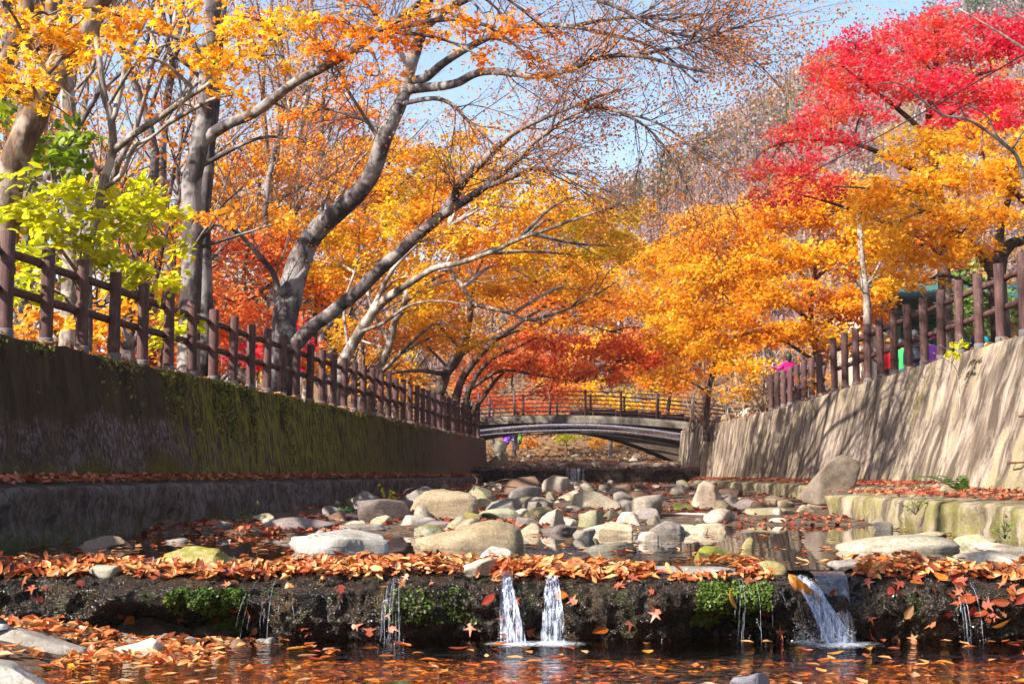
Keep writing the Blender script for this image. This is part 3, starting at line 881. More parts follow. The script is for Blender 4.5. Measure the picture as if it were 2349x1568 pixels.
# ------------------------------------------------------------------ stones
ICO = {}
def ico(n):
    if n not in ICO:
        b = bmesh.new(); bmesh.ops.create_icosphere(b, subdivisions=n, radius=1.0)
        ICO[n] = (np.array([v.co[:] for v in b.verts]), np.array([[v.index for v in f.verts] for f in b.faces])); b.free()
    return ICO[n]
def stone_mesh(seed, w, dpt, h, ang=.5, lvl=4, endl=1.0, endr=1.0, sink=.75):
    r = np.random.default_rng(seed); ang = min(1.0, ang + (.2 if ang > .12 else 0))
    p, f = ico(lvl); p = p.copy()
    p = np.sign(p) * np.abs(p) ** (.85 - .2 * ang if ang >= 0 else .45)
    p /= np.abs(p).max(0)
    for k in range(int(5 + 9 * max(ang, 0))):
        n = r.normal(0, 1, 3); n[2] = n[2] * .8 + (.35 if k % 3 == 0 else 0); n /= np.linalg.norm(n)
        d = r.uniform(.48, .85) if ang > .5 else r.uniform(.62, .95) if ang > .3 else r.uniform(.8, 1.05)
        o = np.maximum(p @ n - d, 0); p -= n * (o * (.75 + .25 * ang))[:, None]
    s = r.uniform(0, 100, 3)
    l = np.linalg.norm(p, axis=1)[:, None]
    p *= 1 + .16 * fbm(p * 1.3 + s, 3, seed)[:, None] + .085 * fbm(p * 3.4 + s, 4, seed + 1)[:, None] + .018 * fbm(p * 12 + s, 3, seed + 2)[:, None]
    p -= (p.max(0) + p.min(0)) / 2
    p /= np.abs(p).max(0)
    u = (p[:, 0] + 1) / 2
    hm = endl + (endr - endl) * sm(.1, .9, u)
    z = p[:, 2] * hm
    z = (z - z.min()) / (z.max() - z.min())
    q = np.stack([p[:, 0] * w / 2, p[:, 1] * dpt / 2, z * h * (1 + sink) - h * sink], -1)
    return mesh('stone', q, f, M_rock, True)

def ground_at(X, Yb, low=False):
    z = -.44 if low else 0.0
    p = PZ(X, Yb, z)
    if low: return p
    for _ in range(6):
        z = float(max(bed(p[0], min(p[1], 51.0)), 0.0)); z = min(z, .45); p = PZ(X, Yb, z)
    if p[1] < 10.4:
        d_ = max(10.02, float(p[1])); p = P(X, Yb, d_); p[2] = -.02
    return p
TAN, GREY, WHITE, PURP, BROWN, CREAM, OLIVE, DARK = (.36, .28, .185), (.24, .215, .20), (.55, .47, .37), (.22, .18, .17), (.19, .115, .075), (.50, .40, .27), (.30, .25, .12), (.13, .10, .09)
PALE = (.38, .33, .28)
STONES = [
 # X0, X1, Ytop, Ybase, colour, angularity, moss, (end heights), name, label
 (936,1092,1120,1194,TAN,-.2,.1,(1,.9),'boulder','squarish tan boulder standing tallest among the rocks left of centre'),
 (952,1193,1192,1258,TAN,.05,.15,(.45,1),'boulder','long smooth tan boulder with a hump on its right, in the near pool'),
 (809,886,1125,1168,GREY,.8,0,(1,.6),'boulder','angular grey rock beside the leafy seedling'),
 (920,998,1115,1168,GREY,.3,0,(.6,1),'boulder','grey boulder half hidden behind the squarish tan one'),
 (1149,1241,1091,1139,BROWN,.5,0,(.8,1),'boulder','brown rounded boulder near the end of the left ledge'),
 (1227,1316,1089,1134,PALE,.6,.05,(1,.7),'boulder','pale slanting boulder below the far weir'),
 (1316,1426,1123,1171,(.40,.34,.25),.75,.1,(1,.55),'boulder','peaked tan grey boulder in the middle of the stream'),
 (1108,1197,1142,1178,GREY,.3,.1,(.8,1),'boulder','blue grey boulder right of the driftwood'),
 (1101,1203,1164,1192,(.33,.32,.24),.3,.25,(.7,.9),'boulder','flat greenish grey boulder above the long humped one'),
 (1186,1268,1139,1164,GREY,.3,.1,(1,.8),'boulder','low grey boulder behind the purple one'),
 (1207,1243,1149,1181,PURP,.6,0,(.8,1),'boulder','upright purple grey rock in mid stream'),
 (1238,1296,1166,1204,PALE,.7,0,(.6,1),'boulder','light tan split rock in mid stream'),
 (1260,1325,1185,1205,WHITE,.5,0,(.7,1),'stone','white flat sliver of rock in mid stream'),
 (1374,1451,1195,1228,CREAM,.9,0,(1,.8),'boulder','cream coloured chunky rock with holes at the pool edge'),
 (1415,1468,1173,1205,WHITE,.6,0,(.8,1),'boulder','white rock behind the cream chunky one'),
 (1327,1385,1168,1212,(.27,.26,.19),.6,.5,(.8,1),'boulder','moss tinged grey rock with a leaf in its cleft'),
 (1378,1431,1166,1197,(.20,.18,.13),.5,.3,(.9,1),'boulder','dark olive rock left of the white one'),
 (1463,1518,1164,1195,PURP,.2,0,(.9,.9),'boulder','round purple grey cobble right of the white rock'),
 (1490,1573,1193,1226,GREY,.35,.1,(.9,.7),'boulder','smooth grey boulder at the edge of the right pool'),
 (1465,1511,1219,1243,(.60,.50,.42),.2,0,(.8,1),'stone','small pinkish flat stone in front of the grey pool boulder'),
 (1316,1366,1212,1236,GREY,.6,.2,(.8,1),'stone','pointed grey stone standing in the pool'),
 (1333,1460,1241,1265,(.17,.15,.14),.5,.3,(.6,1),'stone','dark flat rock barely above the water'),
 (1183,1237,1185,1217,PURP,.7,0,(1,.8),'stone','layered purple slab beside the light tan split rock'),
 (1231,1323,1202,1221,DARK,.4,0,(.7,1),'stone','long dark flat rock at the pool edge'),
 (944,1087,1193,1212,PURP,.3,0,(1,.7),'boulder','long purple grey slab behind the humped boulder'),
 (950,1019,1202,1229,(.27,.26,.20),.2,.5,(.9,1),'boulder','dull green grey rock left behind the humped boulder'),
 (911,1002,1181,1209,PALE,.35,0,(.9,.8),'boulder','pale grey boulder in front of the squarish tan one'),
 (845,899,1181,1205,TAN,.4,0,(.8,1),'stone','small tan rock left of the pale grey boulder'),
 (778,899,1199,1224,GREY,.4,.1,(.9,.7),'boulder','broad flat grey slab at the left pool edge'),
 (775,845,1193,1210,WHITE,.3,0,(.7,1),'stone','whitish cobble on the back of the broad grey slab'),
 (891,937,1171,1183,WHITE,.4,0,(1,.9),'stone','small white stone left of the squarish tan boulder'),
 (745,778,1147,1159,PALE,.2,0,(.9,1),'stone','pale stone near the foot of the left ledge'),
 (780,826,1178,1188,WHITE,.4,0,(.8,1),'stone','thin white stone beside the green creeper'),
 (651,879,1214,1270,(.42,.40,.38),.75,.15,(.75,1),'boulder','large cracked pale grey rock left in the near pool'),
 (350,560,1245,1302,(.46,.36,.18),.6,1.0,(1,.7),'boulder','yellow mossy rock on the weir crest at left'),
 (598,764,1185,1214,PURP,.3,0,(1,.6),'boulder','long flat purple grey slab lying among leaves at left'),
 (154,294,1228,1257,(.27,.19,.14),.85,0,(.6,1),'boulder','brown layered slab at the foot of the left ledge'),
 (376,432,1233,1244,GREY,.3,0,(.8,1),'stone','small grey stone in the left pool'),
 (1045,1135,1281,1318,WHITE,.75,0,(.7,1),'stone','white angular stone on the weir crest, the nearer of two'),
 (1087,1173,1252,1289,(.66,.60,.53),.75,0,(1,.75),'stone','pale angular stone just behind the white one on the weir'),
 (195,273,1305,1326,(.36,.34,.28),.3,.3,(.9,.9),'stone','grey stone sunk in the leaves on the left weir crest'),
 (1943,2211,1226,1265,(.40,.36,.29),.05,.2,(.75,1),'boulder','long smooth grey tan boulder lying in the right pool'),
 (2192,2296,1224,1253,(.48,.44,.29),.3,.2,(1,.8),'boulder','pale greenish rock behind the white ones at right'),
 (2245,2375,1241,1264,WHITE,.3,0,(1,.6),'boulder','flat white rock at the right edge, behind the nearest white one'),
 (2206,2390,1262,1301,WHITE,.35,0,(.75,1),'boulder','nearest and largest white rock at the right edge'),
 (2107,2175,1217,1230,TAN,.2,.1,(.9,1),'stone','low tan rock showing behind the long right boulder'),
 (1597,1698,1250,1288,(.12,.12,.05),.3,1.6,(1,.9),'stone','rounded rock wholly covered in green moss'),
 (1734,1807,1279,1311,OLIVE,.2,.3,(1,.8),'stone','olive yellow cobble beside the notch of the weir'),
 (1907,1994,1274,1305,(.23,.20,.19),.4,.1,(.8,1),'stone','dark grey stone right of the notch'),
 (1703,1731,1231,1260,OLIVE,.5,.4,(1,.9),'stone','little upright stone standing alone in the right pool'),
 (1480,1700,1303,1320,(.30,.27,.26),.25,0,(.8,.9),'boulder','flat pale slab set into the weir crest left of the notch'),
 (1710,1850,1163,1193,(.31,.26,.19),.2,.3,(.8,1),'boulder','low brown grey boulder in front of the leaning slab'),
 (2004,2050,1192,1216,GREY,.5,.2,(.8,1),'stone','grey wedge stone at the foot of the right ledge'),
 (1590,1657,1103,1158,(.46,.36,.28),.2,0,(1,.8),'boulder','round tan boulder leaning on the far right ledge'),
 (1645,1701,1135,1165,PURP,.9,0,(.5,1),'boulder','splintered purple rock beside the round tan boulder'),
 (1616,1698,1164,1185,GREY,.3,.2,(.9,.8),'boulder','flat grey rock below the splintered one'),
 (1546,1631,1175,1195,(.46,.38,.38),.4,0,(1,.9),'boulder','pinkish grey flat rock above the cream ones'),
 (1596,1666,1199,1221,CREAM,.25,0,(.8,1),'boulder','cream flat rock at the pool, the right one of a pair'),
 (1546,1625,1202,1224,(.56,.48,.34),.3,0,(1,.8),'boulder','cream flat rock at the pool, the left one of a pair'),
 (1765,1809,1187,1202,WHITE,.3,0,(.9,1),'stone','pale stone in front of the low brown grey boulder'),
 (1546,1594,1154,1168,(.15,.13,.06),.2,1.2,(1,.9),'stone','small mossy stone below the round tan boulder'),
 (1422,1494,1122,1151,(.17,.10,.07),.5,0,(.8,1),'boulder','dark brown rock in the shade before the far weir'),
 (1398,1467,1144,1164,GREY,.3,.1,(1,.7),'boulder','grey rock right of the peaked boulder'),
 (1282,1333,1123,1144,(.42,.35,.27),.4,0,(.9,.9),'boulder','tan rock left behind the peaked boulder'),
 (1299,1337,1156,1173,(.55,.49,.40),.5,0,(1,.8),'stone','pale stone at the foot of the peaked boulder'),
 (1268,1286,1146,1160,CREAM,.6,0,(.8,1),'stone','small bright stone between the grey and tan rocks'),
 (1540,1575,1118,1137,(.40,.35,.28),.3,0,(1,.8),'boulder','grey tan boulder at the end of the right ledge'),
 (1060,1105,1150,1180,GREY,.6,0,(.9,.8),'stone','grey rock wedged under the driftwood'),
 (1130,1160,1108,1128,WHITE,.3,0,(.8,1),'stone','small whitish boulder at the end of the left ledge'),
]
FOOT = []
for i, (x0, x1, yt, yb, colr, ang, moss, (el, er), nm, lb) in enumerate(STONES):
    p = ground_at((x0 + x1) / 2, yb)
    d = p[1]; w = (x1 - x0) * d / F * 1.06
    dp = w * (.62 if w < 1 else .5)
    h = (yb - yt) * d / F
    h -= min(.12 * h, .4 * dp * .66 / d)                       # the top is seen a little from above
    o = obj(nm, stone_mesh(100 + i, w, dp, h, ang, 4 if w > .28 else 3, el, er), None, (p[0], d + dp * .45, p[2]), lb, 'rock')
    FOOT.append((p[0], d + dp * .45, w * .5, dp * .5))
    o.color = (*colr, 1); o['moss'] = float(moss)
# rocks at the near pool
for i, (x0, x1, yt, yb, colr, ang, moss, ends, lb) in enumerate([
   (-60,185,1433,1513,(.30,.27,.25),.35,.15,(1,.55),'large grey rock at lower left, in front of the black shoe'),
   (-130,108,1500,1600,(.36,.34,.32),.4,.1,(1,.6),'grey rock cut off by the bottom left corner'),
   (256,364,1460,1503,WHITE,.55,.05,(.8,1),'white pointed rock in the water at lower left'),
   (1676,1775,1537,1590,(.20,.20,.24),.5,0,(.9,1),'blue grey wet rock poking up at the bottom edge'),
   (882,940,1556,1580,(.12,.12,.06),.4,1.0,(1,1),'small dark mossy rock at the very bottom edge')]):
    p = ground_at((x0 + x1) / 2, yb, True)
    d = p[1]; w = (x1 - x0) * d / F; dp = w * .62; h = (yb - yt) * d / F * .82
    o = obj('boulder', stone_mesh(300 + i, w, dp, h, ang, 4, *ends, sink=.5), None, (p[0], d + dp * .45, -.44), lb, 'rock'); FOOT.append((p[0], d + dp * .45, w * .5, dp * .5))
    o.color = (*colr, 1); o['moss'] = float(moss)
# leaning slab on the right, and a stone on the ledge
fr_ = [(1838, 1138), (1850, 1156), (1888, 1154), (1950, 1132), (1954, 1060), (1952, 1036), (1940, 1024), (1902, 1022), (1884, 1036), (1868, 1064)]
bs = P(1896, 1154, 22.2); hb_ = bmesh.new()
for k_, (X, Y) in enumerate(fr_):
    tz = (1154 - Y) / 132
    for dd_, ins in ((22.15 + .25 * tz - .10 * (k_ in (2, 9)), 1.0), (22.62 + .30 * tz, .9)):
        q = P(1896 + (X - 1896) * ins, 1090 + (Y - 1090) * ins, dd_) - bs; hb_.verts.new(q)
bmesh.ops.convex_hull(hb_, input=hb_.verts); bmesh.ops.triangulate(hb_, faces=hb_.faces)
for _ in range(4): bmesh.ops.subdivide_edges(hb_, edges=hb_.edges, cuts=1, use_grid_fill=True)
for _ in range(3): bmesh.ops.smooth_vert(hb_, verts=hb_.verts, factor=.5, use_axis_x=True, use_axis_y=True, use_axis_z=True)
hb_.verts.ensure_lookup_table(); hb_.verts.index_update()
sv_ = np.array([v.co[:] for v in hb_.verts]); sv_ += (fbm(sv_ * 3, 4, 77) * .045)[:, None] * np.array([.6, -.8, .3])
me_ = mesh('stone', sv_, np.array([[v.index for v in f_.verts] for f_ in hb_.faces if len(f_.verts) == 3]), M_rock) if all(len(f_.verts) == 3 for f_ in hb_.faces) else None
if me_ is None:
    bmesh.ops.triangulate(hb_, faces=hb_.faces); me_ = mesh('stone', sv_, np.array([[v.index for v in f_.verts] for f_ in hb_.faces]), M_rock)
hb_.free()
o = obj('boulder', me_, None, tuple(bs), 'broad brown grey slab of rock leaning against the right wall', 'rock'); o.rotation_euler = (0, .30, 0); o.location.z -= .06; o.location.x -= .06; o.color = (.20, .155, .12, 1); o['moss'] = .05
p = P(2177, 1131, 18.6)
o = obj('boulder', stone_mesh(402, .27, .2, .16, .5, 3), None, (p[0], p[1], .40), 'tan grey rock lying on the right ledge beside the fern', 'rock'); o.color = (*TAN, 1); o['moss'] = 0.0
# cobbles too alike to tell apart
cr = np.random.default_rng(77)
cob = [stone_mesh(500 + k, .26, .19, .11, .2 + .1 * k, 3) for k in range(6)]
cols_ = [GREY, PALE, PURP, TAN, WHITE, (.36, .31, .25), BROWN]
CN = ['grey', 'pale', 'purple grey', 'tan', 'white', 'dull brown', 'dark brown']
n = 0
while n < 70:
    y = 15.8 + 30 * cr.random() ** 1.6; x = cr.uniform(float(ledge_l(y)) + .3, float(ledge_r(y)) - .2)
    z = float(bed(x, y))
    if z < -.10: continue
    ci = int(cr.integers(7)); zone = 'below the left ledge' if x < -1.6 else 'below the right ledge' if x > 3.0 else 'in mid stream'; near = 'close to the pool' if y < 19 else 'among the larger boulders' if y < 28 else 'far up the bed'
    o = obj('cobble', cob[n % 6], None, (x, y, z), 'small %s cobble lying %s, %s' % (CN[ci], zone, near), 'cobble', 'cobbles on the stream bed')
    s = cr.uniform(.5, 1.5); o.scale = (s, s, s * cr.uniform(.7, 1.3)); o.rotation_euler = (0, 0, cr.random() * 6)
    o.color = (*cols_[ci], 1); o['moss'] = float(cr.random() < .15) * .8
    n += 1
rubble = [stone_mesh(700 + k, .5, .38, .26, .35 + .1 * k, 3, .8 + .05 * k, 1.0) for k in range(6)]
n = 0
while n < 50:
    y = 18.5 + 31 * cr.random() ** 1.15; x = cr.uniform(max(float(ledge_l(y)) + .5, -2.6), float(ledge_r(y)) - .3)
    z = float(bed(x, y))
    if z < .02 or any(((x - a) / (ra + .2)) ** 2 + ((y - b) / (rb + .25)) ** 2 < 1 for a, b, ra, rb in FOOT): continue
    ci = int(cr.choice(7, p=[.24, .18, .12, .2, .06, .12, .08])); s = cr.uniform(.75, 1.6) if y < 30 else cr.uniform(.6, 1.05)
    zone = 'towards the left ledge' if x < .2 else 'towards the right ledge' if x > 3.4 else 'in mid stream'; near = 'beside the near boulders' if y < 24 else 'half way to the far weir' if y < 36 else 'just before the far weir'
    o = obj('stone', rubble[n % 6], None, (x, y, z), '%s %s rock lying %s, %s' % ('big' if s > 1.25 else 'middling', CN[ci], zone, near), 'rock', 'rocks packed in the stream bed')
    o.scale = (s, s, s * cr.uniform(.55, .9)); o.rotation_euler = (0, 0, cr.random() * 6); o.color = (*[c_ * .85 for c_ in cols_[ci]], 1); o['moss'] = float(cr.random() < .2) * .6
    FOOT.append((x, y, .2 * s, .16 * s)); n += 1
n = 0
while n < 14:
    x, y = cr.uniform(-2.75, -1.55), cr.uniform(9.35, 9.85)
    o = obj('cobble', cob[n % 6], None, (x, y, -.47), 'pebble lying in the hollow under the mossy overhang of the weir', 'cobble', 'pebbles under the overhang')
    s = cr.uniform(.35, .8); o.scale = (s, s, s); o.rotation_euler = (0, 0, cr.random() * 6); o.color = (*cols_[cr.integers(7)], 1); o['moss'] = 0.0
    n += 1
# stones in the far bed and the rubble at the end of the right wall
for i in range(26):
    y = cr.uniform(64, 92); x = cr.uniform(-2.5, 8)
    o = obj('cobble', cob[i % 6], None, (x, y, float(ground_z(x, y)) - .02), 'pale stone in the leaf covered stream bed beyond the bridge', 'cobble', 'stones beyond the bridge')
    s = cr.uniform(1.2, 3.2); o.scale = (s, s, s * .8); o.rotation_euler = (0, 0, cr.random() * 6); o.color = (*cols_[cr.integers(7)], 1); o['moss'] = 0.0
RUB = [(1690, 978, 34, 'topmost white'), (1668, 990, 30, 'chipped pale'), (1712, 968, 30, 'leaning grey'), (1648, 1000, 26, 'flat tan'), (1735, 958, 34, 'square brown'), (1625, 1004, 26, 'small purple'), (1755, 952, 28, 'upright pale')]
for i, (X, Y, w, ad) in enumerate(RUB):
    d = np.interp(X, [1600, 1780], [56, 42]); p = P(X, Y, d)
    o = obj('boulder', stone_mesh(600 + i, w * d / F * 1.3, .5, w * d / F * 1.15, .8, 3), None, (p[0] + .35, p[1], float(ztop_r(d)) - .05), ad + ' stone in the rubble on top of the right wall before the bridge', 'rock')
    o.color = (*[WHITE, PALE, GREY, TAN, BROWN, PURP, PALE][i], 1); o['moss'] = 0.0
# rocks at the foot of the left wall's end and beyond
for i, (X, Y, w, h, d, lb) in enumerate([(1130, 1098, 40, 55, 56, 'grey mossy rock against the end of the left wall'), (1150, 1092, 34, 60, 58, 'taller grey rock behind the end of the left wall'), (1148, 1030, 30, 22, 66, 'pale block of stone beyond the left end of the bridge')]):
    p = P(X, Y, d); o = obj('boulder', stone_mesh(650 + i, w * d / F, .6, h * d / F, .6, 3), None, tuple(p), lb, 'rock'); o.color = (.27, .25, .21, 1); o['moss'] = .4
# ------------------------------------------------------------------ trees
M_bgrey = bark_mat('grey_bark', (.050, .038, .040), (.150, .120, .120), (.32, .29, .28), 1.0, .6)
M_bdark = bark_mat('dark_bark', (.045, .030, .024), (.13, .085, .065), (.24, .18, .14), 1.2, .4)
M_bbrown = bark_mat('brown_bark', (.085, .050, .032), (.21, .13, .085), (.40, .33, .27), 1.1, .6)
M_bpale = bark_mat('pale_bark', (.14, .105, .085), (.36, .30, .25), (.48, .43, .39), 1.3, .6)
M_twig = plain('twig_bark', (.15, .10, .09), .85, .2, 0, .3, 3)
ORANGE = [(.76, .16, .014), (.86, .28, .012), (.90, .40, .018), (.92, .54, .04)]
AMBER = [(.78, .24, .012), (.86, .38, .014), (.92, .52, .025), (.80, .58, .03)]
YELLO = [(.80, .24, .010), (.88, .40, .015), (.92, .54, .03), (.80, .60, .04)]
MIXED = [(.84, .18, .02), (.92, .35, .016), (.95, .54, .03), (.76, .62, .03), (.50, .50, .03)]
CRIM = [(.42, .004, .03), (.70, .014, .06), (.86, .045, .095), (.90, .13, .09), (.92, .30, .05)]
REDOR = [(.64, .075, .03), (.80, .16, .04), (.87, .28, .06), (.90, .42, .11)]
LIME = [(.28, .34, .008), (.50, .52, .010), (.72, .68, .012), (.78, .66, .02)]
RUST = [(.30, .07, .02), (.48, .13, .025), (.60, .22, .05), (.40, .12, .06)]
ML = {n: leaf_mat('leaf_' + n, c, .62, s) for n, c, s in (('orange', ORANGE, .6), ('amber', AMBER, .7), ('yellow', YELLO, .7), ('mixed', MIXED, .45), ('crimson', CRIM, .5), ('redorange', REDOR, .55), ('lime', LIME, .8), ('rust', RUST, .8), ('bronze', [(.42, .11, .03), (.62, .20, .03), (.74, .30, .05), (.55, .22, .10)], .5))}

def smooth_line(pts, n=4):
    pts = np.asarray(pts, float)
    if len(pts) < 3: return pts
    q = np.vstack([2 * pts[0] - pts[1], pts, 2 * pts[-1] - pts[-2]])
    out = []
    for i in range(1, len(q) - 2):
        for t in np.linspace(0, 1, n, endpoint=False):
            a, b, c, d = q[i - 1], q[i], q[i + 1], q[i + 2]
            out.append(.5 * ((2 * b) + (c - a) * t + (2 * a - 5 * b + 4 * c - d) * t * t + (3 * b - a - 3 * c + d) * t ** 3))
    out.append(pts[-1])
    return np.array(out)

def trace(pix):
    return np.array([P(*p) for p in pix])

def limb(mb, pts, r0, r1, rng, sides=10, rough=.05, n=4):
    q = smooth_line(pts, n)
    u = np.linspace(0, 1, len(q))
    rr = r0 + (r1 - r0) * u ** .9
    q = q + fbm(q * 2.0, 3, int(rng.integers(1000)))[:, None] * rng.normal(0, 1, 3) * rr[:, None] * .25
    rr = rr * (1 + rough * fbm(q * 4, 3, int(rng.integers(1000))))
    mb.tube(q, rr, sides)
    return q, rr

def grow(mb, p, d, L, r, lev, rng, tips, up=.15, spread=.8, seg=.45, nch=4, droop=0.0):
    n = max(4, int(L / seg))
    pts = [np.array(p, float)]; d = np.array(d, float) / (np.linalg.norm(d) + 1e-9)
    for i in range(n):
        d = d + rng.normal(0, .16, 3) + np.array([0, 0, up * .3 - droop * .2])
        d /= np.linalg.norm(d)
        pts.append(pts[-1] + d * L / n)
    pts = np.array(pts); t = np.linspace(0, 1, n + 1)
    mb.tube(pts, r * (1 - .7 * t), 7 if r > .06 else (5 if r > .02 else 3), False)
    if lev == 0:
        tips.append(pts[-1]); tips.append(pts[n // 2]); return
    for k in range(nch):
        u = rng.uniform(.25, .98); i = min(int(u * n), n - 1)
        tg = pts[i + 1] - pts[i]; tg /= np.linalg.norm(tg)
        a = rng.normal(0, 1, 3); a -= tg * (a @ tg); a /= np.linalg.norm(a)
        nd = tg * math.cos(spread) + a * math.sin(spread * rng.uniform(.7, 1.2))
        grow(mb, pts[i], nd, L * rng.uniform(.45, .72), r * (1 - .7 * u) * .62, lev - 1, rng, tips, up, spread, seg * .75, nch, droop)
    tips.append(pts[-1])

LEAF_N, LEAF_S, COVER = 1.6, 1.32, 1.75
def sprays(mb, cen, nleaf, rad, size, kind, rng, tilt=.35, flat=.16):
    """flat fans of leaves round every centre"""
    cen = np.asarray(cen, float).reshape(-1, 3); N = len(cen)
    if N == 0: return
    nrm = np.stack([rng.normal(0, tilt, N), rng.normal(-.12, tilt, N), np.ones(N)], -1)
    M = rot_from(nrm, rng.random(N) * 6.28)
    k = int(nleaf * LEAF_N); size = size * LEAF_S
    a = rng.random((N, k)) * 6.28; q = np.sqrt(rng.random((N, k)))
    rr = np.broadcast_to(rad, (N,))[:, None] * q * (.6 + .4 * rng.random((N, 1)))
    loc = np.stack([np.cos(a) * rr * 1.25, np.sin(a) * rr * .8, rng.normal(0, flat, (N, k)) * rad - .25 * rr * q], -1)
    pos = np.einsum('nij,nkj->nki', M, loc) + cen[:, None]
    ln = np.repeat(nrm[:, None], k, 1) + rng.normal(0, .55, (N, k, 3))
    leaves(mb, pos.reshape(-1, 3), ln.reshape(-1, 3), rng.uniform(.7, 1.25, N * k) * size, kind, r=rng)

def behind(X, extra=.9):
    return 7.307 / (.1098 + (1174.5 - X) / F) + extra
def pad_centres(pads, rng, cover=2.6, rad=.42):
    out = []
    for (X, Y, d, rx, ry) in pads:
        c = P(X, Y, d); s = d / F; wx_, wz = rx * s, ry * s
        n = max(3, int(COVER * cover * math.pi * wx_ * wz / (math.pi * rad * rad * .40)))
        q = rng.normal(0, 1, (n, 3)); q /= np.linalg.norm(q, axis=1)[:, None]; q *= rng.random((n, 1)) ** .40
        e = c + q * np.array([wx_, max(.8, .75 * wx_), wz])
        keep = fbm(e * .75, 3, int(rng.integers(999))) > -.30
        out.append(e[keep])
    return out

def tree(name, label, limbs, pads, leaf, bark, seed, size=.10, nleaf=26, rad=.42, cover=2.4, kind='kite', group=None, sprigs=3, cat='tree', twigfac=1.0, tilt=.35, top=0):
    """limbs: [(pixel trace, r0, r1)]; the first is the trunk"""
    rng = np.random.default_rng(seed)
    t0 = trace(limbs[0][0]); base = t0[0]
    th = thing(name, label, cat, tuple(base), group)
    tb = MB(); allp = []
    q, rr = limb(tb, np.vstack([t0[0] - np.array([0, 0, .4]), t0]) - base, limbs[0][1], limbs[0][2], rng, 12)
    # root flare
    allp.append(q)
    tb.build('trunk', bark, th)
    bb = MB()
    for pix, r0, r1 in limbs[1:]:
        q, rr = limb(bb, trace(pix) - base, r0, r1, rng, 8 if r0 > .06 else 6); allp.append(q)
    ap = np.vstack(allp)
    cb = MB()
    if top:      # the bare upper crown above the picture
        q0 = allp[0][-1]; tps = []
        for k in range(7): grow(bb, q0 if k < 4 else allp[0][-3 - k], [rng.normal(0, .5), rng.normal(0, .5), 1.0], top * rng.uniform(.7, 1.1), limbs[0][2] * .7, 2, rng, tps, .3, .6, .6, 4)
        tps = np.array(tps); tps = tps[rng.random(len(tps)) < .35]; sprays(cb, tps, 6, .35, size, 'kite', rng)
    if pads:
        for e in pad_centres(pads, rng, cover, rad):
            if len(e) == 0: continue
            e = e - base; c = e.mean(0)
            dd = np.linalg.norm(ap - c, axis=1) + np.maximum(ap[:, 2] - c[2] + .3, 0) * 1.5
            a = ap[np.argmin(dd)]
            L = np.linalg.norm(c - a)
            mid = (a + c) / 2 + np.array([0, 0, .12 * L]) + rng.normal(0, .06 * L, 3)
            qq = smooth_line([a, mid, c], 5); r0 = min(.02 + .012 * L, .07) * twigfac
            bb.tube(qq, np.linspace(r0, .012, len(qq)), 6, False)
            for j in rng.choice(len(e), min(len(e), max(2, len(e) // sprigs)), replace=False):
                s = qq[rng.integers(len(qq) // 2, len(qq))]
                m_ = (s + e[j]) / 2 + rng.normal(0, .10, 3) + np.array([0, 0, .08])
                bb.tube(smooth_line([s, m_, e[j]], 3), np.linspace(.014, .004, 7) * twigfac, 3, False)
            sprays(cb, e, nleaf, rad, size, kind, rng, tilt)
    if bb.V: bb.build('branches', bark, th)
    if cb.V: cb.build('crown', leaf, th)
    return th

